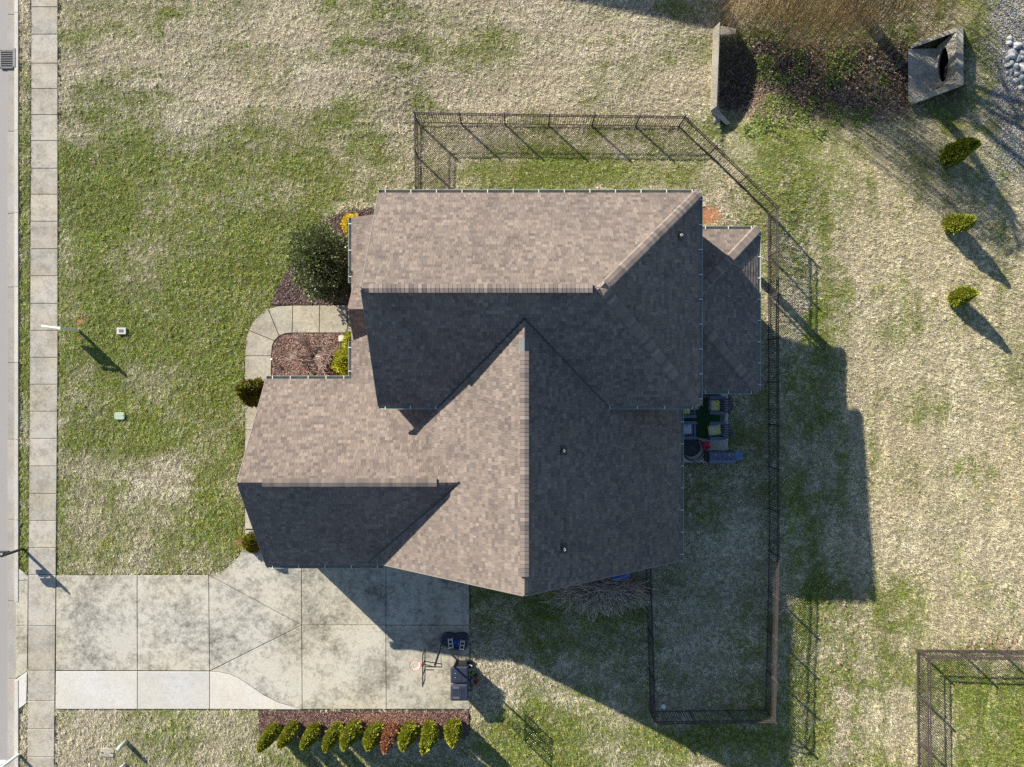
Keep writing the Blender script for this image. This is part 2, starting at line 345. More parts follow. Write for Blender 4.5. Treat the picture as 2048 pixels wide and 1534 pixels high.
# ------------------------------------------------------------------ grass blades
def blades(n_tufts, nb, region, lenr, wid, seed, keep=None):
    rg = np.random.default_rng(seed); x0, x1, y0, y1 = region
    x = rg.uniform(x0, x1, n_tufts); y = rg.uniform(y0, y1, n_tufts)
    ok = ~excluded(x, y)
    cl = 0.65 * vnoise(x, y, 0.105, 80 + seed) + 0.35 * vnoise(x, y, 0.05, 85 + seed)   # clumps
    pr = np.clip(2.6 * (cl - 0.18), 0.12, 1) * (1 - 0.92 * np.maximum(np.maximum(clay(x, y), ditchmask(x, y) * 0.85), gravelmask(x, y)))
    ok &= rg.random(n_tufts) < pr
    x = x[ok]; y = y[ok]; cl = cl[ok]; n = len(x); g = gmap(x, y)
    green = np.clip(sm(0.08, 1.0, g + 0.45 * (vnoise(x, y, 0.3, 91) - 0.5)) + rg.normal(0, 0.30, n), 0, 1)[:, None]
    tone = rg.normal(1, 0.17, n) * (0.85 + 0.3 * cl)
    streak = np.where(x > 12.4, vnoise(x, y * 0.12, 0.30, 94), vnoise(x * 0.15, y, 0.34, 95)) ; tone = tone * (0.84 + 0.32 * streak)
    pale = vnoise(x, y, 2.6, 93)
    straw = np.stack([0.645 + 0.07 * pale, 0.555 + 0.08 * pale, 0.405 + 0.10 * pale], 1)
    gr = np.stack([0.145 + 0.14 * rg.random(n), 0.20 + 0.12 * rg.random(n), 0.020 + 0.020 * rg.random(n)], 1)
    east = sm(13, 17, x)[:, None]; straw = straw * (1 - east) + straw * np.array([1.02, 1.0, 0.90]) * east
    Cc = (gr * green + straw * (1 - green)) * np.clip(tone, 0.45, 1.6)[:, None]
    x = np.repeat(x, nb) + rg.normal(0, 0.03, n * nb); y = np.repeat(y, nb) + rg.normal(0, 0.03, n * nb)
    Cc = np.repeat(Cc, nb, 0) * rg.normal(1, 0.12, (n * nb, 1)); hh = np.repeat(0.7 + 0.6 * cl, nb); m = n * nb
    az = rg.uniform(0, 6.2832, m); ti = rg.uniform(0.05, 0.85, m); ln = rg.uniform(*lenr, m) * hh; w = wid * rg.uniform(0.6, 1.3, m)
    z = zt(x, y) + 0.042 * np.repeat(sm(0.3, 0.75, cl), nb) * rg.uniform(0.3, 1, m); d = np.stack([np.cos(az) * np.cos(ti), np.sin(az) * np.cos(ti), np.sin(ti)], 1)
    s = np.stack([-np.sin(az), np.cos(az), np.zeros(m)], 1) * w[:, None]; b = np.stack([x, y, z - 0.004], 1)
    V = np.stack([b - s, b + s, b + d * ln[:, None]], 1).reshape(-1, 3)
    print('blades', m); return V, np.arange(m * 3).reshape(-1, 3), np.repeat(np.clip(Cc, 0.01, 0.9), 3, 0)
V, F, C = blades(700000, 4, (-23.5, 23.5, -18, 18), (0.06, 0.14), 0.0085, 3)
tag(link('grass', npmesh('grass', V, F, C), M['grass']), 'short winter grass blades covering the lawn, straw and green mixed', 'grass', kind='stuff')
# ------------------------------------------------------------------ road, kerb, pavement, driveway
def slab_set(name, label, cat, base_poly, slabs, mat_, z0, z1, gap=0.011, base_mat='joint', slab_name='slab'):
    base = MB().prism(base_poly, z0, z1 - 0.03).build(name, M[base_mat]); tag(base, label, cat, kind='structure')
    for s in slabs:
        mm = mat_; sp = s
        if isinstance(s, dict): mm = s.get('mat', mat_); sp = s['p']
        MB().prism(inset(sp, gap), z0 + 0.02, z1, 0.012).build(slab_name, M[mm], base)
    return base
pp = px_poly
road = MB().prism([(-60, -120), (-22.52, -120), (-22.52, 120), (-60, 120)], -0.5, -0.15).build('road', M['asphalt']); tag(road, 'pale worn asphalt road along the left edge', 'road', kind='structure')
YJ = [-90, 25, 260, 425, 573, 725, 879, 1040, 1204, 1360, 1520, 1660]
pan = MB().prism([(-22.51, -21), (-22.51, 21), (-22.15, 21), (-22.15, -21)], -0.5, -0.17).build('gutter_pan', M['joint']); tag(pan, 'concrete gutter pan between the road and the kerb', 'gutter pan', kind='structure')
kerb = MB().prism([(-22.14, -21), (-22.14, 21), (-21.96, 21), (-21.96, -21)], -0.5, -0.10).build('kerb', M['joint']); tag(kerb, 'pale concrete kerb beside the grass verge', 'kerb', kind='structure')
for a, b_ in zip(YJ[:-1], YJ[1:]):
    y0 = (767 - a) / 45 - 0.01; y1 = (767 - b_) / 45 + 0.01
    sk = lambda y: 0.0022 * (y + 8) if y < 20 else 0
    MB().prism([(-22.53, y0), (-22.16, y0), (-22.16, y1), (-22.53, y1)], -0.3, -0.135, 0.006).build('pan_section', M['pan'], pan)
    low = 1140 < (a + b_) / 2 < 1420
    h = -0.06 if low else 0.035
    MB().loft([[(-22.155, y1, -0.3), (-21.93, y1, -0.3), (-21.93, y0, -0.3), (-22.155, y0, -0.3)],
               [(-22.155, y1, -0.13), (-21.93, y1, -0.12), (-21.93, y0, -0.12), (-22.155, y0, -0.13)],
               [(-22.11, y1, h), (-21.94, y1, h + 0.01), (-21.94, y0, h + 0.01), (-22.11, y0, h)]]).build('kerb_stone', M['curb'], kerb)
# storm drain
dr = empty('storm_drain', P(16, 119, -0.13), 'grey iron storm drain grate set in the gutter pan', 'storm drain')
fr = MB()
for c, d in (((0, 0.39, 0.03), (0.62, 0.05, 0.05)), ((0, -0.39, 0.03), (0.62, 0.05, 0.05)), ((-0.3, 0, 0.03), (0.05, 0.83, 0.05)), ((0.27, 0, 0.03), (0.05, 0.83, 0.05))): fr.box(c, d)
fr.build('frame', M['iron'], dr)
MB().box((0, 0, 0.012), (0.54, 0.74, 0.012)).build('pit', M['dark'], dr)
barm = mesh('bar', *(lambda q: (q.V, q.F))(MB().box((0, 0, 0), (0.5, 0.03, 0.035))))
for i in range(9): link('bar', barm, M['iron'], dr, (-0.015, -0.32 + 0.08 * i, 0.035))
MB().box((0.4, 0, 0.12), (0.14, 0.86, 0.12)).build('hood', M['iron'], dr, bevel=0.02)
# pavement
SY = [-40, 14.3, 69, 127, 178, 230, 281.6, 337, 389, 443, 498, 552, 607, 661, 715, 768.6, 822.6, 877, 932, 987, 1041, 1095, 1149, 1251, 1340.5, 1401, 1457, 1513, 1570]
def swx(y): t = (y - 100) / 1400; return 63 - 8 * max(0, t) ** 1.3, 116.5 - 7 * max(0, t - 0.45) / 0.55
slabs = []
for a, b_ in zip(SY[:-1], SY[1:]):
    (l0, r0), (l1, r1) = swx(a), swx(b_); slabs.append(pp([(l0, a), (r0, a), (r1, b_), (l1, b_)]))
slab_set('sidewalk', 'pale concrete pavement of square slabs along the road', 'pavement', pp([(swx(a)[0] - 2.2, a) for a in SY] + [(swx(a)[1] + 2.4, a) for a in SY[::-1]]), slabs, 'sidewalk', -0.15, 0.03)
slab_set('driveway_apron', 'concrete apron between the kerb and the pavement', 'apron', pp([(34, 1133), (58.5, 1152), (54, 1408), (30.5, 1424)]),
  [pp([(34, 1133), (58.5, 1152), (57.5, 1160), (33.5, 1162)]), pp([(33.5, 1162), (57.5, 1160), (56.5, 1250.5), (32.5, 1250.5)]), pp([(32.5, 1250.5), (56.5, 1250.5), (55.5, 1341), (31.5, 1359)]),
   {'p': pp([(31.5, 1359), (55.5, 1341), (54, 1406), (30.5, 1424)]), 'mat': 'drive_new'}], 'drive', -0.2, 0.028)
# driveway
curve_in = [(418, 1150), (440, 1143), (460, 1131), (477, 1113), (487, 1095), (490, 1080)]
newc = [(420, 1342.5), (440, 1344), (462, 1349), (482, 1358), (505, 1374), (530, 1391), (560, 1406), (602, 1418)]
dslabs = [pp([(113, 1150.5), (275, 1150), (275.5, 1341), (112, 1341)]), pp([(275, 1150), (418, 1150), (420, 1341.5), (275.5, 1341)]),
  pp([(418, 1150), (604, 1250), (420, 1341.5)]), pp(curve_in + [(490, 1060), (603, 1060), (604, 1250)]),
  pp([(604, 1250), (605, 1418)] + newc[::-1]), pp([(603, 1060), (772, 1060), (772, 1250), (604, 1250)]), pp([(772, 1060), (939, 1060), (939, 1250), (772, 1250)]),
  pp([(604, 1250), (772, 1250), (773, 1418), (605, 1418)]), pp([(772, 1250), (939, 1250), (940, 1418), (773, 1418)]),
  {'p': pp([(112, 1342), (275.5, 1342), (275.5, 1418), (111, 1418)]), 'mat': 'drive_new'}, {'p': pp([(275.5, 1342), (420, 1342.5), (420, 1418), (275.5, 1418)]), 'mat': 'drive_new'},
  {'p': pp(newc + [(420, 1418)]), 'mat': 'drive_new'}]
slab_set('driveway', 'stained concrete driveway with a brighter newer strip', 'driveway', pp([(113, 1149), (418, 1149)] + curve_in[1:] + [(490, 1060), (940.5, 1060), (941.5, 1420), (110, 1420)]), dslabs, 'drive', -0.15, 0.03)
# front walk
outer = [(490, 755), (490, 728), (490.5, 700), (494, 672), (502, 650), (516, 632), (533, 620), (550, 613.5), (586, 611), (640, 610.5), (700, 610)]
M['walk'] = concrete('walkway_concrete', (0.44, 0.41, 0.335), 0.34, 1.0)
wsl = [pp([(490, 1058), (525, 1058), (525, 960), (490, 960)]), pp([(490, 960), (525, 960), (525, 860), (490, 860)]), pp([(490, 860), (543, 860), (543, 760), (490, 760)]),
  pp([(490, 760), (543, 760), (543.5, 712), (490.3, 712)]), pp([(490.3, 712), (543.5, 712), (545, 692), (549, 682), (498, 661), (493, 676)]),
  pp([(498, 661), (549, 682), (559, 672), (537, 618), (518, 631), (506, 645)]), pp([(537, 618), (559, 672), (570, 667.5), (585, 666), (586, 611), (556, 612.5)]),
  pp([(586, 611), (585, 666), (639, 666), (640, 610.5)]), pp([(640, 610.5), (639, 666), (695, 666), (696, 610)]), pp([(696, 610), (695, 666), (740, 666), (740, 610)])]
slab_set('front_walk', 'curved concrete walk leading to the front door', 'path', pp(outer + [(740, 610), (740, 667), (590, 667), (568, 669.5), (553, 679), (545.5, 692), (544, 712), (544, 1060), (489, 1060)]), wsl, 'walk', -0.15, 0.03, 0.012)
# patio
slab_set('patio', 'small concrete patio behind the house', 'patio', pp([(1330, 770), (1456.5, 770), (1456.5, 925.5), (1330, 925.5)]), [pp([(1330, 770), (1456, 770), (1456, 925), (1330, 925)])], 'drive_new', -0.12, 0.06)
# mulch beds
def chips(name, label, polys, n, cols, seed, size=(0.02, 0.06), zoff=0.03):
    rg = np.random.default_rng(seed); Vx = []; Cx = []
    for poly in polys:
        q = np.array(poly); a = rg.uniform(q.min(0), q.max(0), (n, 2)); a = a[inpoly(a[:, 0], a[:, 1], poly)]
        m = len(a); az = rg.uniform(0, 6.283, m); l = rg.uniform(*size, m); w = l * rg.uniform(0.2, 0.5, m); t = rg.normal(0, 0.45, m)
        d = np.stack([np.cos(az), np.sin(az), np.sin(t)], 1) * l[:, None]; s = np.stack([-np.sin(az), np.cos(az), rg.normal(0, 0.4, m)], 1) * w[:, None]
        c = np.stack([a[:, 0], a[:, 1], zt(a[:, 0], a[:, 1]) + zoff + rg.uniform(0, 0.03, m)], 1)
        Vx.append(np.stack([c - d, c + s, c + d, c - s], 1).reshape(-1, 3))
        Cx.append(np.repeat(np.array(cols)[rg.integers(0, len(cols), m)] * rg.normal(1, 0.25, (m, 1)).clip(0.4, 1.8), 4, 0))
    V = np.concatenate(Vx); return tag(link(name, npmesh(name, V, np.arange(len(V)).reshape(-1, 4), np.concatenate(Cx)), M['attr']), label, 'mulch', kind='stuff')
for i, (poly, lab) in enumerate(((BED_A, 'mulch bed under the dark evergreen beside the house'), (BED_B, 'mulch bed inside the bend of the front walk'), (BED_C, 'long mulch bed below the driveway'))):
    w = pp(poly); tag(MB().prism(w, -0.1, 0.012).build('bed_edge', M['soil']), lab + ', its dark trench edge', 'bed edge', kind='structure')
    tag(MB().prism(inset(w, 0.05), -0.1, 0.03).build('mulch_bed', M['mulch']), lab, 'mulch bed', kind='structure')
MC = [(0.13, 0.085, 0.075), (0.19, 0.13, 0.115), (0.08, 0.05, 0.045), (0.26, 0.19, 0.165)]
chips('mulch_chips', 'brown mulch chips round the dark evergreen', [inset(pp(BED_A), 0.06)], 16000, MC, 1)
chips('mulch_chips', 'reddish brown leaves and mulch inside the bend of the walk', [inset(pp(BED_B), 0.06)], 20000, [(0.26, 0.15, 0.11), (0.33, 0.22, 0.175), (0.15, 0.095, 0.08), (0.40, 0.26, 0.19), (0.11, 0.075, 0.065)], 2)
chips('mulch_chips', 'reddish mulch chips in the long bed by the driveway', [inset(pp(BED_C), 0.06)], 26000, [(0.16, 0.085, 0.07), (0.23, 0.14, 0.12), (0.10, 0.055, 0.05), (0.30, 0.20, 0.17)], 3)
# dead orange needles round the dead shrub
chips('needle_litter', 'orange dead needles fallen round the dead shrub', [pp([(690, 1438), (720, 1427), (790, 1424), (850, 1432), (880, 1448), (800, 1465), (700, 1462)])], 4500, [(0.40, 0.18, 0.09), (0.32, 0.15, 0.09)], 4)
# ------------------------------------------------------------------ house
house = empty('house', (0, 0, 0), 'brown shingle roofed brick house with several gables in the middle of the lot', 'house')
uW, uE, uN, uS, uZ, uP = -4.905, 6.87, 7.0, -0.81, 5.5, 0.77
uY = (uN + uS) / 2; uRZ = uZ + (uN - uS) / 2 * uP; uRX = uE - (uN - uS) / 2
gX, gE, gWv, gS, gZ = 0.42, 6.77, -6.0, -7.11, 3.05
gRZ = 7.80; gP = (gRZ - gZ) / (gE - gX)
aW, aN, aS, aZ = -9.865, 0.18, -7.29, 3.08
aY = (aN + aS) / 2; aP = 0.805; aRZ = aZ + (aN - aS) / 2 * aP
sE, sN, sS, sZ, sP = 9.87, 6.2, -0.28, 3.05, 0.46
sY = (sN + sS) / 2; sX = 6.62; sH = (sN - sS) / 2; sRZ = sZ + sH * sP
dW, dZ, dP = -6.45, 3.05, 0.5
pW, pY, pH, pZ, pP = -6.33, 2.88, 1.1, 3.12, 0.92
def big(x): return gRZ - abs(x - gX) * gP
wallx = -4.74
SL = {   # first two points run along the eave, counter-clockwise seen from above
 'upper north': [(uE, uN, uZ), (uW, uN, uZ), (uW, uY, uRZ), (uRX, uY, uRZ)],
 'upper south': [(uW, uS, uZ), (uE, uS, uZ), (uRX, uY, uRZ), (uW, uY, uRZ)],
 'upper east': [(uE, uS, uZ), (uE, uN, uZ), (uRX, uY, uRZ)],
 'gable west': [(gWv + 0.2, -0.6, big(gWv + 0.2)), (gWv + 0.2, gS, big(gWv + 0.2)), (gX, gS, gRZ), (gX, -0.6, gRZ)],
 'gable west top': [(-3.6, 2.28, big(-3.6)), (-3.6, -0.6, big(-3.6)), (gX, -0.6, gRZ), (gX, 2.28, gRZ)],
 'gable east': [(gE, gS, gZ), (gE, -0.45, gZ), (gX, -0.45, gRZ), (gX, gS, gRZ)],
 'gable east top': [(5.0, -0.45, big(5.0)), (5.0, 2.28, big(5.0)), (gX, 2.28, gRZ), (gX, -0.45, gRZ)],
 'garage north': [(-4.9, aN, aZ), (aW, aN, aZ), (aW, aY, aRZ), (-1.3, aY, aRZ)],
 'garage south': [(aW, aS, aZ), (-5.3, aS, aZ), (-1.3, aY, aRZ), (aW, aY, aRZ)],
 'sunroom north': [(sE, sN, sZ), (6.5, sN, sZ), (6.5, sY, sRZ), (sX, sY, sRZ)],
 'sunroom east': [(sE, sS, sZ), (sE, sN, sZ), (sX, sY, sRZ)],
 'sunroom south': [(6.5, sS, sZ), (sE, sS, sZ), (sX, sY, sRZ), (6.5, sY, sRZ)],
 'front shed': [(dW, 6.67, dZ), (dW, -1.2, dZ), (wallx, -1.2, dZ + (wallx - dW) * dP), (wallx, 6.67, dZ + (wallx - dW) * dP)],
 'porch north': [(wallx, pY + pH, pZ), (pW, pY + pH, pZ), (pW, pY, pZ + pH * pP), (wallx, pY, pZ + pH * pP)],
 'porch south': [(pW, pY - pH, pZ), (wallx, pY - pH, pZ), (wallx, pY, pZ + pH * pP), (pW, pY, pZ + pH * pP)],
}
def clip(poly, conv):
    out = poly
    for i in range(len(conv)):
        (x1, y1), (x2, y2) = conv[i], conv[(i + 1) % len(conv)]; nxt = []
        if not out: return []
        side = lambda p: (x2 - x1) * (p[1] - y1) - (y2 - y1) * (p[0] - x1)
        for k in range(len(out)):
            a, c = out[k], out[(k + 1) % len(out)]; sa, sc = side(a), side(c)
            if sa >= 0: nxt.append(a)
            if sa * sc < 0: t = sa / (sa - sc); nxt.append((a[0] + t * (c[0] - a[0]), a[1] + t * (c[1] - a[1])))
        out = nxt
    return out
SHC = [(0.195, 0.157, 0.132), (0.165, 0.134, 0.115), (0.235, 0.19, 0.158), (0.125, 0.104, 0.094), (0.152, 0.126, 0.113), (0.205, 0.165, 0.138), (0.180, 0.146, 0.123)]
SHC = [tuple(0.8 * c[k] + 0.2 * (0.18, 0.146, 0.124)[k] for k in range(3)) for c in SHC]
EXP = 0.142
roof_parts = {}
singles = []
one_mesh = {}
def shingle_slope(key, pts, parent, keep_single=False):
    pts = [Vector(p) for p in pts]; u = (pts[1] - pts[0]).normalized(); n = (pts[1] - pts[0]).cross(pts[2] - pts[1]).normalized()
    v = n.cross(u); O = pts[0]; poly = [((p - O).dot(u), (p - O).dot(v)) for p in pts]
    top = max(p[1] for p in poly); a0 = min(p[0] for p in poly); a1 = max(p[0] for p in poly)
    V = []; F = []; C = []; j = 0; b_ = -0.02
    while b_ < top:
        a = a0 - R.random() * 0.3
        while a < a1:
            w = R.choice((0.09, 0.12, 0.14, 0.16, 0.18, 0.21)); lift = 0.012 + R.choice((0, 0, 0.006))
            c0 = R.choice(SHC); wx = O + u * a + v * b_
            kk = (0.90 + 0.20 * float(vnoise(wx.x + wx.z, wx.y - wx.z, 1.1, 64))) * R.uniform(0.9, 1.1); c = tuple(q * kk for q in c0)
            rect = [(a + 0.002, b_), (a + w - 0.004, b_), (a + w - 0.004, b_ + EXP + 0.015), (a + 0.002, b_ + EXP + 0.015)]
            q = clip(rect, poly) if b_ >= 0 else clip([(x, max(y, 0.0)) for x, y in rect], poly)
            a += w
            if len(q) < 3: continue
            if keep_single and len(q) == 4 and b_ > top - 7.5 * EXP and len(singles) < 300 and b_ > 0 and a > a0 + 0.6 and max(p[1] for p in q) > b_ + EXP:
                if round(w, 2) not in one_mesh:
                    bx = [(0.002, 0, 0), (w - 0.004, 0, 0), (w - 0.004, EXP + 0.015, 0), (0.002, EXP + 0.015, 0), (0.002, 0, 0.015), (w - 0.004, 0, 0.015), (w - 0.004, EXP + 0.015, 0.002), (0.002, EXP + 0.015, 0.002)]
                    one_mesh[round(w, 2)] = mesh('shingle', bx, [(0, 3, 2, 1), (4, 5, 6, 7), (0, 1, 5, 4), (1, 2, 6, 5), (2, 3, 7, 6), (3, 0, 4, 7)])
                o = link('shingle', one_mesh[round(w, 2)], M['shingle1'], parent)
                Mx = Matrix((u, v, n)).transposed().to_4x4(); Mx.translation = O + u * (a - w) + v * b_ + n * 0.001
                o.matrix_basis = Mx; o.color = (*c, 1); singles.append(o); continue
            n0 = len(V); k = len(q)
            hs = [lift * max(0.0, 1 - (y - b_) / (EXP + 0.015)) + 0.002 for x, y in q]
            V += [O + u * x + v * y + n * h for (x, y), h in zip(q, hs)] + [O + u * x + v * y - n * 0.01 for x, y in q]
            C += [c] * (2 * k)
            F.append(tuple(range(n0, n0 + k)))
            for i in range(k): F.append((n0 + i, n0 + k + i, n0 + k + (i + 1) % k, n0 + (i + 1) % k))
        b_ += EXP; j += 1
    return V, F, C
roof = None
Vd = MB()
for k_, pts in SL.items():     # sheathing: 0.12 m thick boards under the shingles
    pts = [Vector(p) for p in pts]; n = (pts[1] - pts[0]).cross(pts[2] - pts[1]).normalized()
    Vd.loft([[p - n * 0.14 for p in pts], [p - n * 0.004 for p in pts]])
roof = Vd.build('roof', M['underlay'], house)
V = []; F = []; C = []
for k_, pts in SL.items():
    v_, f_, c_ = shingle_slope(k_, pts, roof, k_ == 'upper north'); n0 = len(V); V += v_; C += c_; F += [tuple(i + n0 for i in f) for f in f_]
so = link('shingles', mesh('shingles', V, F, False, C), M['shingle'], roof); so['kind'] = 'stuff'
print('shingles', len(C) // 8, 'single', len(singles))
# ridge and hip caps
cap_count = 0
def caps(p0, p1, n1, n2, wing=0.135, raise_=0.012, flat=0.05, step=0.142, t0=0.0, t1=1.0, vent=False):
    global cap_count
    p0 = Vector(p0); p1 = Vector(p1); d = p1 - p0; Ln = d.length; d.normalize(); n1 = Vector(n1).normalized(); n2 = Vector(n2).normalized()
    s1 = n1.cross(d); s1 = s1 if s1.z < 0 else -s1; s2 = n2.cross(d); s2 = s2 if s2.z < 0 else -s2
    up = (n1 + n2).normalized(); V = []
    for e, h in ((0, raise_ + 0.010), (step + 0.015, raise_)):
        b_ = d * e
        V += [b_ + s1 * wing + n1 * h, b_ + s1 * wing * 0.6 + n1 * (h + flat * 0.75), b_ + up * (h + flat * 0.25), b_ + s2 * wing * 0.6 + n2 * (h + flat * 0.75), b_ + s2 * wing + n2 * h]
        V += [b_ + s1 * wing - n1 * 0.01, b_ + s2 * wing - n2 * 0.01]
    F = [(0, 1, 8, 7), (1, 2, 9, 8), (2, 3, 10, 9), (3, 4, 11, 10), (0, 7, 12, 5), (4, 6, 13, 11), (0, 5, 6, 4, 3, 2, 1), (7, 8, 9, 10, 11, 13, 12), (5, 12, 13, 6)]
    me = mesh('ridge_cap', V, F); x = Ln * t0; k = 0
    if vent:     # black vent strip under the caps, its edge shows as a dark line
        w = wing + 0.012; A = [s1 * w - n1 * 0.01, s1 * w + n1 * (raise_ - 0.004), up * raise_, s2 * w + n2 * (raise_ - 0.004), s2 * w - n2 * 0.01]
        q0 = p0 + d * (Ln * t0 - 0.01); q1 = p0 + d * (Ln * t1 + 0.03)
        MB().add([q0 + a for a in A] + [q1 + a for a in A], [(i, 5 + i, 5 + i + 1, i + 1) for i in range(4)] + [(0, 1, 2, 3, 4), (9, 8, 7, 6, 5)]).build('vent_strip', M['black'], roof)
    while x < Ln * t1:
        o = link('ridge_cap', me, M['shingle1'], roof, p0 + d * x); c = R.choice(SHC); q = R.uniform(1.0, 1.28)  # cap colour lifted to paint in the skylight on their upturned tops
        o.color = (c[0] * q, c[1] * q, c[2] * q, 1); x += step; cap_count += 1
def nrm(key): p = [Vector(q) for q in SL[key]]; return (p[1] - p[0]).cross(p[2] - p[1]).normalized()
caps((uRX - 0.35, uY, uRZ), (uW + 0.35, uY, uRZ), nrm('upper north'), nrm('upper south'), 0.155, 0.035, 0.10, vent=True)
caps((uE, uN, uZ), (uRX, uY, uRZ), nrm('upper north'), nrm('upper east'), 0.20, 0.02, 0.08)
caps((uE, uS, uZ), (uRX, uY, uRZ), nrm('upper south'), nrm('upper east'), 0.20, 0.02, 0.08)
caps((gX, gS + 0.65, gRZ), (gX, 1.5, gRZ), nrm('gable west'), nrm('gable east'), 0.155, 0.035, 0.10, t1=0.935, vent=True)
caps((aW + 0.9, aY, aRZ), (-2.75, aY, aRZ), nrm('garage north'), nrm('garage south'), 0.155, 0.035, 0.10, vent=True)
caps((sE, sN, sZ), (sX, sY, sRZ), nrm('sunroom north'), nrm('sunroom east'), 0.20, 0.02, 0.08)
caps((sE, sS, sZ), (sX, sY, sRZ), nrm('sunroom south'), nrm('sunroom east'), 0.20, 0.02, 0.08)
print('caps', cap_count)
# dark strips painting in the shade line where roof slopes meet
def valley(a, b_): MB().bar(Vector(a) + Vector((0, 0, 0.02)), Vector(b_) + Vector((0, 0, 0.02)), 0.13, 0.02).build('valley_shade_strip', M['black'], roof)
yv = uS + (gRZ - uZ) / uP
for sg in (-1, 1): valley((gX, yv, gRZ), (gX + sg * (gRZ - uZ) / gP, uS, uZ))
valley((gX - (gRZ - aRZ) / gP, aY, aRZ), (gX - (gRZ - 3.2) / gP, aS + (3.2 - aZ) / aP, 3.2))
# bare metal end of the long ridge vent
mv = MB(); s_ = 0.16
for e0, e1 in ((0.98, 1.52),):
    A = [(gX - s_, e0, gRZ - s_ * gP + 0.05), (gX, e0, gRZ + 0.06), (gX + s_, e0, gRZ - s_ * gP + 0.05)]; B = [(x, e1, z) for x, y, z in A]
    lo = [(x, y, z - 0.06) for x, y, z in A]; lo2 = [(x, y, z - 0.06) for x, y, z in B]
    mv.add(A + B + lo + lo2, [(0, 1, 4, 3), (1, 2, 5, 4), (0, 3, 9, 6), (2, 8, 11, 5), (0, 6, 7, 8, 2, 1), (3, 4, 5, 11, 10, 9), (6, 9, 10, 7), (7, 10, 11, 8)])
mv.build('ridge_vent', mat('grey_vent_metal', (0.12, 0.13, 0.13), 0.5), roof)
# smooth first caps at rakes, vent pipes
def pipe(x, y, key):
    p = SL[key]; n = nrm(key); O = Vector(p[0]); z = O.z - ((x - O.x) * n.x + (y - O.y) * n.y) / n.z
    fl = MB().box((0, 0, 0.012), (0.34, 0.30, 0.012)).build('flashing', mat('lead_flashing', (0.03, 0.03, 0.034), 0.6), roof, loc=(x, y, z))
    fl.rotation_euler = n.to_track_quat('Z', 'Y').to_euler()
    q = MB(); q.lathe([(0.05, -0.1), (0.044, 0.24), (0.044, 0.27), (0.032, 0.27), (0.032, 0.14)], (x, y, z), 16).build('vent_pipe', M['grey_white'], roof, True)
def on(px, py, z): q = P(px, py, z); return q.x, q.y
pipe(*on(1363, 470, 6.35), 'upper east'); pipe(*on(1126, 899, 6.5), 'gable east'); pipe(*on(1127, 1093, 6.5), 'gable east')
# gutters with hangers
hang = mesh('hanger', *(lambda q: (q.V, q.F))(MB().box((0, 0, 0), (0.026, 0.13, 0.015))))
def gutter(p0, p1, step=0.95):
    p0 = Vector(p0); p1 = Vector(p1); d = (p1 - p0); Ln = d.length; d.normalize(); out = Vector((d.y, -d.x, 0)); rz = math.atan2(d.y, d.x)
    prof = [(0.0, -0.02), (0.0, -0.12), (0.09, -0.12), (0.135, -0.03), (0.135, -0.005), (0.118, -0.005), (0.118, -0.03), (0.083, -0.108), (0.012, -0.108), (0.012, -0.02)]
    A = [p0 + out * a + Vector((0, 0, z)) for a, z in prof]; B = [q + d * Ln for q in A]; n = len(prof)
    q = MB().add(A + B, [(i, n + i, n + (i + 1) % n, (i + 1) % n) for i in range(n)] + [(0, 1, 8, 9), (1, 2, 7, 8), (2, 3, 6, 7), (3, 4, 5, 6), (n, n + 9, n + 8, n + 1), (n + 1, n + 8, n + 7, n + 2), (n + 2, n + 7, n + 6, n + 3), (n + 3, n + 6, n + 5, n + 4)])
    q.box(p0 + out * 0.068 + Vector((0, 0, -0.065)) + d * 0.006, (0.01, 0.13, 0.11), rz); q.box(p1 + out * 0.068 + Vector((0, 0, -0.065)) - d * 0.006, (0.01, 0.13, 0.11), rz)
    g_ = q.build('gutter', M['gutter'], roof); t = 0.3
    k = max(1, round((Ln - 0.5) / step))
    for i in range(k + 1): link('hanger', hang, M['white'], g_, p0 + d * (0.25 + (Ln - 0.5) * i / k) + out * 0.07 + Vector((0, 0, -0.002)), rz)
gutter((uE, uN, uZ), (uW, uN, uZ)); gutter((uE, uS, uZ), (uE, uN, uZ)); gutter((uW, uS, uZ), (-2.55, uS, uZ), 0.75); gutter((3.35, uS, uZ), (uE, uS, uZ))
gutter((gE, gS, gZ), (gE, -0.4, gZ)); gutter((aW, aS, aZ), (-5.15, aS, aZ)); gutter((-6.5, aN, aZ), (aW, aN, aZ), 0.8)
gutter((sE, sN, sZ), (6.6, sN, sZ), 0.8); gutter((sE, sS, sZ), (sE, sN, sZ), 0.8); gutter((6.6, sS, sZ), (sE, sS, sZ), 0.8)
gutter((dW, 6.67, dZ), (dW, 4.05, dZ)); gutter((dW, 1.7, dZ), (dW, 0.25, dZ), 0.7)
# walls
wl_ = MB()
wl_.box(((wallx + 6.6) / 2, (uN + uS) / 2, 2.72), (6.6 - wallx, uN - uS - 0.26, 5.44))
wl_.box(((aW + 0.12 - 1.2) / 2, (aN + aS) / 2, 1.5), (-1.2 - aW - 0.12, aN - aS - 0.24, 2.99))
wl_.box(((-1.2 + gE - 0.3) / 2, (gS + 0.2 - 0.6) / 2, 1.5), (gE - 0.3 + 1.2, -0.6 - gS - 0.2, 2.99))
wl_.box(((-6.1 + wallx) / 2, 5.2, 1.5), (-wallx * 0 + 1.48, 2.6, 3.0))
def gable_wall(x0, x1, yz):   # prism along x
    n = len(yz); wl_.add([(x0, y, z) for y, z in yz] + [(x1, y, z) for y, z in yz], [tuple(range(n)), tuple(range(n, 2 * n))[::-1]] + [(i, n + i, n + (i + 1) % n, (i + 1) % n) for i in range(n)])
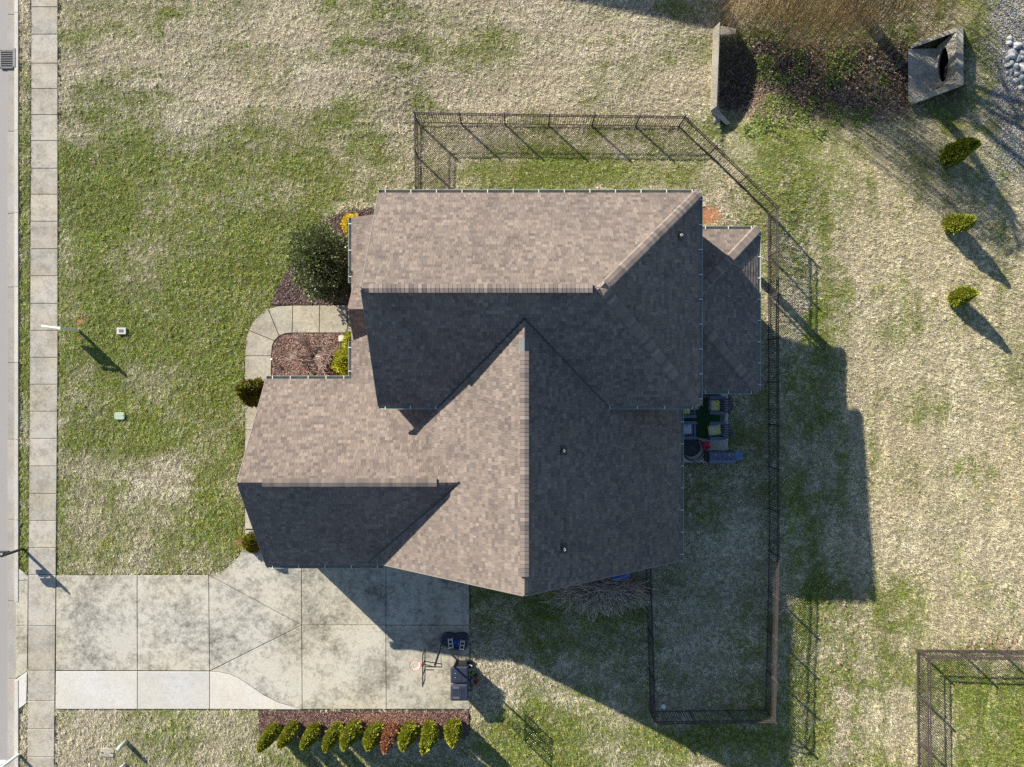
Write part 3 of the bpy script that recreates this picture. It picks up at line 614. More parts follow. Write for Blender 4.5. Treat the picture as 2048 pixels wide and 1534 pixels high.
gable_wall(wallx, wallx + 0.2, [(uN - 0.13, 5.4), (uY, uRZ - 0.2), (uS + 0.13, 5.4)])
gable_wall(aW + 0.12, aW + 0.3, [(aN - 0.12, 2.9), (aY, aRZ - 0.2), (aS + 0.12, 2.9)])
wl_.add([(gX - 6.0, gS + 0.2, 2.9), (gX, gS + 0.2, gRZ - 0.25), (gE - 0.3, gS + 0.2, 2.9), (gX - 6.0, gS + 0.4, 2.9), (gX, gS + 0.4, gRZ - 0.25), (gE - 0.3, gS + 0.4, 2.9)], [(0, 2, 1), (3, 4, 5), (0, 1, 4, 3), (1, 2, 5, 4), (2, 0, 3, 5)])
wl_.build('wall', M['brick'], house)
def win(x, y, z, w, h, rz):
    f_ = MB().box((0, 0, 0), (w + 0.14, 0.1, h + 0.14)).build('window', M['white'], house, loc=(x, y, z), rz=rz)
    MB().box((0, 0, 0), (w, 0.12, h)).build('pane', M['glass'], f_)
for y in (5.6, 3.1, 0.6): win(wallx - 0.01, y, 4.55 if y != 3.1 else 5.6, 0.9, 1.2, math.pi / 2)
for x in (-3, 0.5, 4): win(x, uN - 0.13, 4.2, 0.9, 1.4, 0); win(x, uN - 0.13, 1.5, 0.9, 1.5, 0)
for y in (-2, -5): win(gE - 0.3, y, 1.5, 1.2, 1.5, math.pi / 2)
win(3.2, gS + 0.19, 1.5, 1.2, 1.5, 0); win(aW + 0.12, aY, 1.6, 1.6, 1.5, math.pi / 2)
gd = MB().box((-7.3, aS + 0.11, 1.1), (4.6, 0.08, 2.2)).build('garage_door', M['white'], house)
for i in range(4): MB().box((-7.3, aS + 0.08, 0.3 + 0.53 * i), (4.5, 0.06, 0.48)).build('panel', M['white'], gd)
# rake trim boards
def rake(a, b_): MB().bar(Vector(a) + Vector((0, 0, -0.08)), Vector(b_) + Vector((0, 0, -0.08)), 0.03, 0.16).build('rake_board', M['trim'], roof)
rake((uW - 0.012, uN, uZ), (uW - 0.012, uY, uRZ)); rake((uW - 0.012, uS, uZ), (uW - 0.012, uY, uRZ))
rake((aW - 0.012, aN, aZ), (aW - 0.012, aY, aRZ)); rake((aW - 0.012, aS, aZ), (aW - 0.012, aY, aRZ))
rake((gX, gS - 0.012, gRZ), (gE, gS - 0.012, gZ)); rake((gX, gS - 0.012, gRZ), (-5.3, gS - 0.012, big(-5.3)))
rake((pW - 0.012, pY, pZ + pH * pP), (pW - 0.012, pY + pH, pZ)); rake((pW - 0.012, pY, pZ + pH * pP), (pW - 0.012, pY - pH, pZ))
# open back porch: slab, posts and beam under the hipped roof
MB().box(((6.6 + sE - 0.15) / 2, sY, 0.07), (sE - 0.15 - 6.6, sN - sS - 0.3, 0.16)).build('porch_floor', M['sidewalk'], house)
for y in (sN - 0.27, sY + 1.1, sY - 1.1, sS + 0.27): MB().box((sE - 0.27, y, 1.53), (0.26, 0.26, 2.76)).build('porch_post', M['white'], house)
MB().box((sE - 0.27, sY, 2.93), (0.2, sN - sS - 0.4, 0.1)).box(((6.6 + sE - 0.4) / 2, sN - 0.27, 2.93), (sE - 0.4 - 6.6, 0.2, 0.1)).box(((6.6 + sE - 0.4) / 2, sS + 0.27, 2.93), (sE - 0.4 - 6.6, 0.2, 0.1)).build('porch_beam', M['white'], house)
# porch posts
for y in (pY + 0.85, pY - 0.85): MB().box((pW + 0.25, y, 1.55), (0.22, 0.22, 3.08)).build('porch_post', M['white'], house)

# ------------------------------------------------------------------ fences
def fence(name, label, path, h, n_single, closed_start=True):
    root = empty(name, (path[0][0], path[0][1], float(zt(path[0][0], path[0][1]))), label, 'fence'); o0 = root.location.copy()
    postm = mesh('post', *(lambda q: (q.V, q.F))(MB().box((0, 0, (h + 0.1) / 2), (0.06, 0.06, h + 0.1)).box((0, 0, h + 0.11), (0.075, 0.075, 0.02))))
    pickm = mesh('picket', *(lambda q: (q.V, q.F))(MB().box((0, 0, h / 2), (0.019, 0.019, h))))
    rest = MB(); made = 0; G = lambda p: Vector((p.x, p.y, float(zt(p.x, p.y))))
    for i in range(len(path) - 1):
        a = Vector(path[i]).to_2d(); b_ = Vector(path[i + 1]).to_2d(); Ln = (b_ - a).length; k = max(1, round(Ln / 1.85)); rz = math.atan2(b_.y - a.y, b_.x - a.x)
        for j in range(k + (1 if i == len(path) - 2 else 0)):
            link('post', postm, M['fence'], root, G(a + (b_ - a) * j / k) - o0, rz)
        for j in range(k):
            p = G(a + (b_ - a) * (j / k)); q = G(a + (b_ - a) * ((j + 1) / k))
            for hz in (0.1, h - 0.18, h): MB().bar(p + Vector((0, 0, hz)) - o0, q + Vector((0, 0, hz)) - o0, 0.038, 0.03).build('rail', M['fence'], root)
            m_ = round(Ln / k / 0.105)
            for t in range(1, m_):
                c = p + (q - p) * (t / m_)
                if made < n_single: link('picket', pickm, M['fence'], root, c + Vector((0, 0, 0.04)) - o0, rz); made += 1
                else: rest.box(c + Vector((0, 0, 0.04 + h / 2)) - o0, (0.019, 0.019, h), rz)
    if rest.V: o = rest.build('pickets', M['fence'], root); o['kind'] = 'stuff'
    return root
f1 = [PT(838, 388), PT(836, 246), PT(1357, 254), PT(1535, 428), PT(1537, 1100), PT(1530, 1418), PT(1300, 1421), PT(1290, 1090)]
fence('yard_fence', 'brown steel picket fence enclosing the back yard of the house', f1, 1.25, 300)
f2 = [PT(2080, 1300), PT(1832, 1298), PT(1834, 1570)]
fence('yard_fence', 'brown steel picket fence of the neighbouring yard at bottom right', f2, 1.08, 300)
# ------------------------------------------------------------------ culvert, rocks, ditch
ZD = lambda px, py: float(zt(P(px, py, -0.5).x, P(px, py, -0.5).y))
hw = empty('culvert_headwall', PT(1432, 130), 'long grey concrete headwall at the left end of the ditch', 'headwall'); o0 = hw.location.copy()
def W(px, py, z): return P(px, py, z) - o0
zT, zB = 0.1, -1.7
MB().loft([[W(*q, zB) for q in ((1421, 222), (1434, 214), (1440, 44), (1427, 58))], [W(*q, zT - 0.12) for q in ((1421, 222), (1434, 214), (1440, 44), (1427, 58))], [W(*q, zT - 0.08) for q in ((1420, 223), (1434, 213), (1440.5, 44), (1426, 58))]]).build('wall', M['culvert'], hw, bevel=0.02)
MB().loft([[W(1421, 222, zB), W(1433, 214, zB), W(1462, 246, zB), W(1453, 250, zB)], [W(1421, 223, 0.0), W(1433, 215, 0.0), W(1460, 247, -0.42), W(1453, 250, -0.42)]]).build('wing_wall', M['culvert'], hw, bevel=0.015)
MB().loft([[W(1441, 84, zB), W(1441, 50, zB), W(1474, 56, zB), W(1470, 70, zB)], [W(1441, 70, 0.0), W(1441, 52, 0.0), W(1473, 58, -0.30), W(1471, 68, -0.30)]]).build('wing_wall', M['culvert'], hw, bevel=0.02)
fe = empty('culvert_outlet', PT(1850, 140), 'flared concrete pipe outlet with a round opening at the right end of the ditch', 'culvert'); o0 = fe.location.copy()
zf, zt2 = -0.78, 0.12
MB().loft([[W(*q, zf - 0.2) for q in ((1816, 98), (1817, 205), (1876, 176), (1876, 97))], [W(*q, zf) for q in ((1816, 98), (1817, 205), (1876, 176), (1876, 97))]]).build('floor', M['culvert'], fe)
A = [W(1872, 176, zf - 0.05), W(1913, 168, zt2), W(1913, 60, zt2), W(1872, 96, zf - 0.05)]
def quadpt(s, t): return (A[0] * (1 - t) + A[3] * t) * (1 - s) + (A[1] * (1 - t) + A[2] * t) * s
n = 32; Vv = []; back = Vector((0.12, 0, -0.05))
for ring in range(2):
    for i in range(n):
        a = 6.28318 * (i + 0.5) / n; c, s_ = math.cos(a), math.sin(a)
        if ring == 0: k = 1 / max(abs(c), abs(s_)); st = (0.5 + 0.5 * c * k, 0.5 + 0.5 * s_ * k)
        else: st = (0.36 + 0.30 * c, 0.48 + 0.40 * s_)
        Vv.append(quadpt(*st))
Vv += [v_ + back for v_ in Vv]
Fv = [(i, n + i, n + (i + 1) % n, (i + 1) % n)[::-1] for i in range(n)] + [(2 * n + i, 3 * n + i, 3 * n + (i + 1) % n, 2 * n + (i + 1) % n) for i in range(n)] + [(n + i, 3 * n + i, 3 * n + (i + 1) % n, n + (i + 1) % n)[::-1] for i in range(n)]
MB().add(Vv, Fv).build('sloped_face', M['culvert'], fe)
pr0 = [quadpt(0.36 + 0.30 * math.cos(6.28318 * i / n), 0.48 + 0.40 * math.sin(6.28318 * i / n)) for i in range(n)]
MB().tube(pr0 + [pr0[0]], 0.045, 6, False).build('pipe_lip', M['culvert'], fe, True)
MB().add(pr0 + [q + Vector((0.42, 0, -0.25)) for q in pr0], [(i, n + i, n + (i + 1) % n, (i + 1) % n) for i in range(n)] + [tuple(n + i for i in range(n))]).build('pipe', M['dark'], fe)
MB().loft([[W(*q, zf - 0.3) for q in ((1912, 170), (1927, 170), (1927, 55), (1912, 57))], [W(*q, zt2 + 0.03) for q in ((1912, 170), (1927, 170), (1927, 55), (1912, 57))]]).build('top_beam', M['culvert'], fe, bevel=0.02)
for (q0, q1, q2, q3) in (((1912, 55), (1916, 63), (1822, 97), (1820, 89)), ((1816, 200), (1824, 209), (1926, 171), (1912, 164))):
    hi = [q0, q1, q2, q3]; zz = [zt2, zt2, zf + 0.1, zf + 0.1] if q0[0] > 1850 else [zf + 0.1, zf + 0.1, zt2, zt2]
    MB().loft([[W(*q, zf - 0.3) for q in hi], [W(*q, z_) for q, z_ in zip(hi, zz)]]).build('wing_wall', M['culvert'], fe, bevel=0.015)
import bmesh
def rock_mesh(seed, sub=2, ang=0.25):
    r_ = random.Random(seed); bm = bmesh.new(); bmesh.ops.create_icosphere(bm, subdivisions=sub, radius=1.0)
    pl = [(Vector((r_.gauss(0, 1), r_.gauss(0, 1), r_.gauss(0, 1))).normalized(), r_.uniform(0.62, 0.9)) for _ in range(9)]
    for v_ in bm.verts:
        for d, k in pl:
            e = v_.co.dot(d) - k
            if e > 0: v_.co -= d * e
        v_.co *= 1 + r_.uniform(-0.04, 0.04)
    me = bpy.data.meshes.new('rock'); bm.to_mesh(me); bm.free(); me.materials.append(M['rock']); return me
RM = [rock_mesh(i) for i in range(6)]
RK = [(505, 328, 25), (497, 370, 28), (562, 395, 38), (523, 462, 42), (612, 450, 25), (488, 500, 22), (570, 505, 28), (612, 495, 22), (522, 540, 22), (557, 568, 28), (485, 560, 24), (612, 575, 40), (520, 604, 18), (560, 632, 24), (480, 625, 16), (600, 665, 26), (557, 690, 20), (500, 675, 20), (525, 695, 15), (600, 748, 25), (515, 630, 13), (452, 443, 10)]
for i, (x, y, r_) in enumerate(RK):
    p = PT(1900 + x / 4.263, y / 4.263); o = link('rock', RM[i % 6], M['rock'], None, p + Vector((0, 0, 0.25 * r_ / 4.263 / 45)))
    q = r_ / 4.263 / 45 * 1.15; o.scale = (q * R.uniform(0.85, 1.1), q * R.uniform(0.85, 1.2), q * 0.7); o.rotation_euler = (R.random(), R.random(), R.random() * 6)
    tag(o, 'pale grey angular boulder in the rock pile at the top right edge', 'rock', 'boulders at the top right edge')
M['rock2'] = mat('brown_grey_rock', (0.20, 0.185, 0.165), 0.9, 0.3, 6, 0.5)
RM2 = []
for me in RM: m2 = me.copy(); m2.materials.clear(); m2.materials.append(M['rock2']); RM2.append(m2)
for i, (x, y, r_) in enumerate([(1785, 685, 26), (1705, 720, 24), (1850, 640, 24), (1620, 710, 20), (1545, 880, 22), (1580, 815, 20), (1812, 638, 18), (1840, 800, 20), (1560, 640, 22), (1500, 605, 24), (1850, 560, 22), (1780, 560, 20), (1660, 585, 22), (1700, 545, 18), (1650, 880, 18), (1850, 720, 16)]):
    p = PT(1450 + x / 5.12, y / 5.12); o = link('rock', RM2[i % 6], None, None, p + Vector((0, 0, 0.02))); q = r_ / 5.12 / 45 * 1.1
    o.scale = (q * 1.1, q * 0.9, q * 0.7); o.rotation_euler = (R.random(), R.random(), R.random() * 6); tag(o, 'small brownish rock in the ditch in front of the pipe outlet', 'rock', 'rocks in front of the pipe outlet')
p = PT(1433, 238); o = link('rock', RM2[2], None, None, p); o.scale = (0.24, 0.2, 0.13); o.rotation_euler = (0.3, 0, 1); tag(o, 'pale grey rock at the lower end of the headwall', 'rock')
# gravel
def pebbles(name, label, pts, smin, smax, cols, seed):
    rg = np.random.default_rng(seed); m = len(pts); base = np.array([(1, 0, -.3), (-.5, .87, -.3), (-.5, -.87, -.3), (.3, .2, .7), (-.35, -.15, .6)]); f = np.array([(0, 1, 3), (1, 4, 3), (1, 2, 4), (2, 0, 3), (2, 3, 4)])
    s = rg.uniform(smin, smax, (m, 1, 1)) * rg.uniform(0.7, 1.2, (m, 1, 3)); a = rg.uniform(0, 6.28, m); ca, sa = np.cos(a), np.sin(a)
    v_ = np.repeat(base[None], m, 0) * (1 + rg.normal(0, 0.12, (m, 5, 3))) * s; x = v_[..., 0] * ca[:, None] - v_[..., 1] * sa[:, None]; y = v_[..., 0] * sa[:, None] + v_[..., 1] * ca[:, None]
    V = np.stack([x + pts[:, :1], y + pts[:, 1:2], v_[..., 2] + zt(pts[:, 0], pts[:, 1])[:, None] + smin * 0.3], -1).reshape(-1, 3)
    F = (f[None] + 5 * np.arange(m)[:, None, None]).reshape(-1, 3); C = np.repeat(np.array(cols)[rg.integers(0, len(cols), m)] * rg.normal(1, 0.2, (m, 1)).clip(0.5, 1.5), 5, 0)
    return tag(link(name, npmesh(name, V, F, C), M['attr']), label, 'gravel', kind='stuff')
q = NR.uniform((20.2, 7.6), (24, 17.8), (26000, 2)); gmk = gravelmask(q[:, 0], q[:, 1]); dens = 0.25 + 0.75 * (vnoise(q[:, 0], q[:, 1], 1.3, 77) > 0.45); q = q[NR.random(len(q)) < gmk * dens]
pebbles('gravel', 'blue grey gravel along the top right edge of the lot', q, 0.02, 0.06, [(0.36, 0.36, 0.375), (0.28, 0.28, 0.29), (0.46, 0.45, 0.44), (0.20, 0.185, 0.17)], 5)

# ------------------------------------------------------------------ foliage helpers
def diamonds(c, d, s, l, w, fold=0.0):
    l = np.asarray(l)[:, None]; w = np.asarray(w)[:, None]; nn = np.cross(d, s)
    return np.stack([c, c + d * l * 0.45 + s * w + nn * w * fold, c + d * l, c + d * l * 0.45 - s * w + nn * w * fold], 1).reshape(-1, 3)
def unit(v): return v / np.maximum(1e-6, np.linalg.norm(v, axis=-1, keepdims=True))
def leafmesh(name, c, d, l, w, C, rg, fold=0.2, extra=None):
    s = unit(np.cross(d, rg.normal(0, 1, c.shape))); V = diamonds(c, unit(d), s, l, w, fold); F = np.arange(len(V)).reshape(-1, 4); C = np.repeat(C, 4, 0)
    if extra is not None:
        ev, ef, ec = extra; ef = np.asarray(ef) + len(V); V = np.concatenate([V, ev]); F = np.concatenate([F, ef]); C = np.concatenate([C, ec])
    return npmesh(name, V, F, C)
def lathe_np(prof, n, col_, rg, lump=0.1):
    V = []; F = []
    for i, (r_, z) in enumerate(prof):
        for k in range(n):
            a = 6.28318 * k / n; q = r_ * (1 + lump * rg.normal()); V.append((q * math.cos(a), q * math.sin(a), z))
    for i in range(len(prof) - 1):
        for k in range(n): F.append((i * n + k, i * n + (k + 1) % n, (i + 1) * n + (k + 1) % n, (i + 1) * n + k))
    return np.array(V), np.array(F), np.repeat([col_], len(V), 0)
def arbor_mesh(seed, h=2.0, r=0.36, c0=(0.36, 0.37, 0.03), c1=(0.21, 0.245, 0.025), dead=False, N_=4200, fork=False):
    rg = np.random.default_rng(seed); t = rg.random(N_) ** 0.85; a = rg.uniform(0, 6.2832, N_)
    prof = lambda t: np.interp(t, [0, 0.06, 0.3, 0.6, 0.85, 1.0], [0.55, 0.86, 1.0, 0.80, 0.42, 0.06])
    lump = 0.82 + 0.34 * vnoise(a * 1.2 * 3 + 7 * seed, t * 9, 1.0, 30 + seed % 5); rr = r * prof(t) * lump * rg.uniform(0.72, 1.04, N_)
    c = np.stack([rr * np.cos(a), rr * np.sin(a), 0.04 + t * h], 1)
    if fork: sp = sm(0.45, 0.95, t) * 0.13; sgn = np.where(np.cos(a) > 0, 1, -1); c[:, 0] += sgn * sp
    c[:, 0] += 0.05 * np.sin(t * 5 + seed); c[:, 1] += 0.04 * np.sin(t * 4 + 2 * seed)
    d = np.stack([np.cos(a), np.sin(a), np.full(N_, 1.15)], 1) + rg.normal(0, 0.45, (N_, 3)); l = rg.uniform(0.06, 0.13, N_); w = l * rg.uniform(0.18, 0.34, N_)
    mix = vnoise(a * 2.2 + 3, t * 12, 1.0, 35)[:, None]; C = (np.array(c0) * mix + np.array(c1) * (1 - mix)) * rg.normal(1, 0.2, (N_, 1)).clip(0.5, 1.6)
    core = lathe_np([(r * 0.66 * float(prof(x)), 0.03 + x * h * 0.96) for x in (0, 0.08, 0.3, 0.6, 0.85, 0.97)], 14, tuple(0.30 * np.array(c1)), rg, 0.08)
    if fork: core = (np.array([(0, 0, 0), (0.01, 0, 0), (0.01, 0.01, 0), (0, 0.01, 0)]), np.array([(0, 1, 2, 3)]), np.repeat([c1], 4, 0)) if False else core
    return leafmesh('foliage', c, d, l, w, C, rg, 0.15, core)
def shrub_obj(name, loc, foliage, label, cat, group=None, trunk_h=0.25, trunk_r=0.04, matn='leaf', scale=(1, 1, 1), rz=0):
    e = empty(name, loc, label, cat, group, rz); e.scale = scale
    o = link('foliage', foliage, M[matn], e); t = MB().tube([(0, 0, -0.05), (0.01, 0, trunk_h * 0.5), (0, 0.01, trunk_h)], [trunk_r, trunk_r * 0.85, trunk_r * 0.7], 8).build('trunk', M['bark'], e); return e
AM = [arbor_mesh(s) for s in (1, 2, 3, 4)]; AF = arbor_mesh(9, fork=True); AD = arbor_mesh(6, c0=(0.46, 0.21, 0.12), c1=(0.32, 0.14, 0.085), N_=2600)
def tipbase(px, py, h): k = (CAMZ - h) / CAMZ; return 1024 + (px - 1024) * k, 767 + (py - 767) * k
row = [(519, 1500, 2.05, 0.92), (560, 1494, 1.95, 0.95), (606, 1497, 2.0, 0.95), (652, 1500, 2.1, 0.98), (689, 1497, 2.1, 1.1), (736, 1499, 2.05, 1.16), (769, 1501, 2.1, 1.0), (807, 1499, 2.1, 1.12), (851, 1497, 2.05, 1.12), (903, 1490, 2.0, 1.15)]
ORD = ['leftmost', 'second', 'third', 'fourth', 'fifth', 'sixth', '', 'eighth', 'ninth', 'tenth']
for i, (x, y, h, w) in enumerate(row):
    bx, by = tipbase(x, y, h); p = PT(bx, by)
    if i == 6: me, lab = AD, 'dead rust brown conical shrub in the row below the driveway'
    elif i == 8: me, lab = AF, 'yellow green conical shrub with a forked tip, ninth from the left below the driveway'
    elif i == 0: me, lab = AM[0], 'slim yellow green conical shrub at the left end of the row below the driveway'
    elif i == 9: me, lab = AM[1], 'plump yellow green conical shrub at the right end of the row below the driveway'
    else: me, lab = AM[i % 4], f'yellow green conical shrub, {ORD[i]} from the left in the row below the driveway'
    shrub_obj('arborvitae', p, me, lab, 'shrub', 'conical shrubs in a row below the driveway', scale=(w * 0.86, w * 0.86, h / 2.0), rz=i * 1.3)
for x, y, h, w, lab in ((1953, 285, 2.1, 1.2, 'largest of three golden conical shrubs on the right, beside the gravel'), (1947, 436, 1.75, 1.05, 'middle one of three golden conical shrubs on the right lawn'), (1952, 587, 1.65, 0.95, 'lowest and smallest of three golden conical shrubs on the right lawn')):
    bx, by = tipbase(x, y, h); p = PT(bx, by); shrub_obj('arborvitae', p, AM[int(x) % 4], lab, 'shrub', 'golden conical shrubs on the right lawn', scale=(w, w, h / 2.0), rz=x)
shrub_obj('arborvitae', PT(527, 783), arbor_mesh(11, 2.0, 0.36, (0.22, 0.20, 0.02), (0.085, 0.10, 0.014), N_=6000), 'tall dark green conical shrub by the upper garage corner', 'shrub', scale=(1.5, 1.5, 1.35))
shrub_obj('round_shrub', PT(510, 1082), arbor_mesh(12, 1.0, 0.42, (0.27, 0.24, 0.02), (0.13, 0.14, 0.016), N_=3000), 'small rounded green shrub by the driveway corner of the garage', 'shrub', scale=(1.0, 1.0, 0.9))
def ball_mesh(seed, rx, ry, rz, N_, c0, c1, l0, l1, wk, zc, up=0.6, clump=5.0):
    rg = np.random.default_rng(seed); u = unit(rg.normal(0, 1, (N_, 3))); th = np.arctan2(u[:, 1], u[:, 0]); ph = u[:, 2]
    lump = 0.66 + 0.62 * vnoise(th * clump / 2 + 11, ph * clump + seed, 1.0, 31); rad = lump * rg.uniform(0.55, 1.0, N_) ** 0.4
    c = u * np.array([rx, ry, rz]) * rad[:, None] + np.array([0, 0, zc]); c[:, 2] = np.maximum(c[:, 2], 0.03)
    d = u + np.array([0, 0, up]) + rg.normal(0, 0.6, (N_, 3)); l = rg.uniform(l0, l1, N_); w = l * wk * rg.uniform(0.8, 1.2, N_)
    mix = vnoise(th * 4, ph * 8, 1.0, 36)[:, None]; C = (np.array(c0) * mix + np.array(c1) * (1 - mix)) * rg.normal(1, 0.25, (N_, 1)).clip(0.4, 1.7)
    pr = [(math.sqrt(max(0.02, 1 - x * x)) * 0.6, x) for x in (-0.9, -0.6, -0.2, 0.2, 0.55, 0.8)]
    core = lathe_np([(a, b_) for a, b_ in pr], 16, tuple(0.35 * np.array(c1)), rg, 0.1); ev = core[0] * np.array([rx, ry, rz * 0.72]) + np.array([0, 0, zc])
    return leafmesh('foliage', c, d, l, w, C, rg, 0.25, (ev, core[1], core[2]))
e = shrub_obj('evergreen_tree', PT(668, 540), ball_mesh(21, 1.2, 1.55, 1.85, 12000, (0.17, 0.20, 0.075), (0.065, 0.09, 0.03), 0.08, 0.15, 0.24, 1.8, 0.4, 8.0), 'round dark glossy evergreen tree in the mulch bed beside the front roof', 'tree', matn='gloss_leaf', trunk_h=1.4, trunk_r=0.08)
shrub_obj('gold_shrub', PT(708, 455), ball_mesh(22, 0.42, 0.5, 0.5, 2200, (0.80, 0.62, 0.02), (0.62, 0.46, 0.015), 0.04, 0.08, 0.35, 0.5), 'bright yellow shrub peeping out beside the upper front gutter', 'shrub')
shrub_obj('gold_shrub', PT(705, 687), ball_mesh(23, 0.32, 0.55, 0.45, 2000, (0.56, 0.56, 0.04), (0.40, 0.42, 0.03), 0.04, 0.08, 0.35, 0.45), 'narrow lime yellow shrub beside the walk end and the gutter', 'shrub')
shrub_obj('gold_shrub', PT(702, 724), ball_mesh(24, 0.62, 0.62, 0.65, 4200, (0.52, 0.52, 0.03), (0.30, 0.33, 0.025), 0.04, 0.09, 0.35, 0.6), 'large lime yellow shrub at the right side of the reddish bed', 'shrub')
shrub_obj('gold_shrub', PT(712, 752), ball_mesh(25, 0.36, 0.33, 0.4, 1500, (0.56, 0.56, 0.04), (0.40, 0.42, 0.03), 0.04, 0.08, 0.35, 0.4), 'small lime yellow shrub in the corner below the large one', 'shrub')
# strands
def ribbons(name, lines, w, C, matn='attr'):
    """lines (n,k,3); flat crossed ribbons"""
    n_, k, _ = lines.shape; d = np.gradient(lines, axis=1); s = unit(np.cross(d, np.array([0.31, 0.17, 0.93]))); up = unit(np.cross(s, d)); Vs = []; Fs = []; off = 0
    tp = np.linspace(1, 0.35, k)[None, :, None]
    for q in (s, up):
        V = np.stack([lines - q * w * tp, lines + q * w * tp], 2).reshape(n_, k * 2, 3); f = np.array([(2 * i, 2 * i + 1, 2 * i + 3, 2 * i + 2) for i in range(k - 1)])
        Vs.append(V.reshape(-1, 3)); Fs.append((f[None] + (np.arange(n_) * 2 * k)[:, None, None]).reshape(-1, 4) + off); off += n_ * 2 * k
    return npmesh(name, np.concatenate(Vs), np.concatenate(Fs), np.concatenate([np.repeat(C, 2 * k, 0)] * 2))
# weeping willow whose hanging twigs reach into the top of the frame
wp = Vector((13.7, 18.9, float(zt(13.7, 18.9)))); wt = empty('willow_tree', wp, 'weeping willow with orange hanging twigs at the top edge', 'tree')
tr = MB().tube([(0, 0, -0.2), (0.1, 0, 1.2), (0.05, -0.1, 2.6)], [0.38, 0.30, 0.24], 12)
rg = np.random.default_rng(41); tips = []
for i in range(8):
    a = 6.2832 * i / 8 + rg.normal(0, 0.15); L_ = rg.uniform(3.2, 5.0); h = rg.uniform(3.6, 5.4)
    pts = [(0.05, -0.1, 2.4), (0.05 + 0.3 * L_ * math.cos(a), -0.1 + 0.3 * L_ * math.sin(a), 2.4 + 0.55 * h), (0.6 * L_ * math.cos(a + .1), 0.6 * L_ * math.sin(a + .1), 2.4 + 0.9 * h), (L_ * math.cos(a), L_ * math.sin(a), 2.2 + 0.8 * h)]
    tr.tube(pts, [0.15, 0.11, 0.07, 0.03], 8); tips.append([Vector(q) for q in pts])
    for j in range(3):
        b0 = Vector(pts[2]); aa = a + rg.normal(0, 0.5); q1 = b0 + Vector((math.cos(aa) * 1.1, math.sin(aa) * 1.1, 0.5)); q2 = b0 + Vector((math.cos(aa) * 2.0, math.sin(aa) * 2.0, 0.1)); tr.tube([b0, q1, q2], [0.05, 0.035, 0.015], 6); tips.append([b0, b0, q1, q2])
tr.build('trunk', M['bark'], wt, True)
lines = []; Cs = []
south = [q for q in tips if q[3].y < 0.5]
for i in range(900):
    br = south[rg.integers(0, len(south))] if i % 2 else tips[rg.integers(0, len(tips))]; t = rg.uniform(0.5, 3.0); k = min(2, int(t)); b0 = br[k].lerp(br[k + 1], t - k) + Vector((rg.normal(0, 0.7), rg.normal(0, 0.4), 0)); ang = math.atan2(b0.y, b0.x) + rg.normal(0, 0.4); out = rg.uniform(0.2, 1.0); zl = rg.uniform(0.5, 1.0) ** 0.6; z1 = max(0.25, b0.z * (1 - zl))
    u = np.linspace(0, 1, 9); x = b0.x + out * np.cos(ang) * np.sqrt(u) + 0.12 * np.sin(u * 5 + i) ; y = b0.y + out * np.sin(ang) * np.sqrt(u) + 0.12 * np.cos(u * 4 + i); z = b0.z + 0.25 * np.sin(u * 3.1) - (b0.z - z1) * u ** 1.4
    lines.append(np.stack([x, y, z], 1)); Cs.append(np.array([0.48, 0.32, 0.15]) * rg.uniform(0.5, 1.25))
for i in range(1000):      # low outer curtain on the near side
    x0 = rg.uniform(-4.2, 3.6); y0 = rg.uniform(-3.2, -1.2) - 0.35 * math.cos(x0 * 0.8); zt0 = rg.uniform(1.3, 2.9); L_ = rg.uniform(0.5, 1.3); u = np.linspace(0, 1, 9); bx = rg.normal(-0.25, 0.2)
    lines.append(np.stack([x0 + bx * u + 0.06 * np.sin(5 * u + i), y0 - L_ * np.sqrt(u) * 0.75 + 0.05 * np.cos(4 * u + i), np.maximum(0.12, zt0 - (zt0 - 0.2) * u ** 1.3 * rg.uniform(0.55, 1.0))], 1)); Cs.append(np.array([0.52, 0.385, 0.21]) * rg.uniform(0.4, 1.3))
link('hanging_twigs', ribbons('hanging_twigs', np.array(lines), 0.0095, np.array(Cs)), M['attr'], wt)
# dormant ornamental grass under the big gable
gp = PT(1206, 1172); og = empty('ornamental_grass', gp, 'dry tan ornamental grass clump spilling out beside the gable wall', 'plant'); lines = []; Cs = []
for i in range(1100):
    a = rg.uniform(-3.3, 0.2); L_ = rg.uniform(0.5, 1.25); h = rg.uniform(0.5, 1.0); u = np.linspace(0, 1, 8); bx, by = rg.normal(0, 0.45), rg.normal(0.05, 0.18); tw = rg.normal(0, 0.25)
    x = bx * 1.4 + L_ * u * np.cos(a + tw * u); y = by + L_ * u * np.sin(a + tw * u) * 0.95; z = h * np.sin(np.minimum(u * 2.4, 2.9)) * 0.9 + 0.03
    lines.append(np.stack([x, y, z], 1)); Cs.append(np.array([0.68, 0.58, 0.45]) * rg.uniform(0.5, 1.25))
link('blade_clump', ribbons('blade_clump', np.array(lines), 0.017, np.array(Cs)), M['attr'], og)
MB().lathe([(0.5, 0), (0.42, 0.12), (0.2, 0.2), (0.05, 0.22)], (0, 0, -0.02), 14, 1.3, 0.6).build('crown', M['soil'], og)
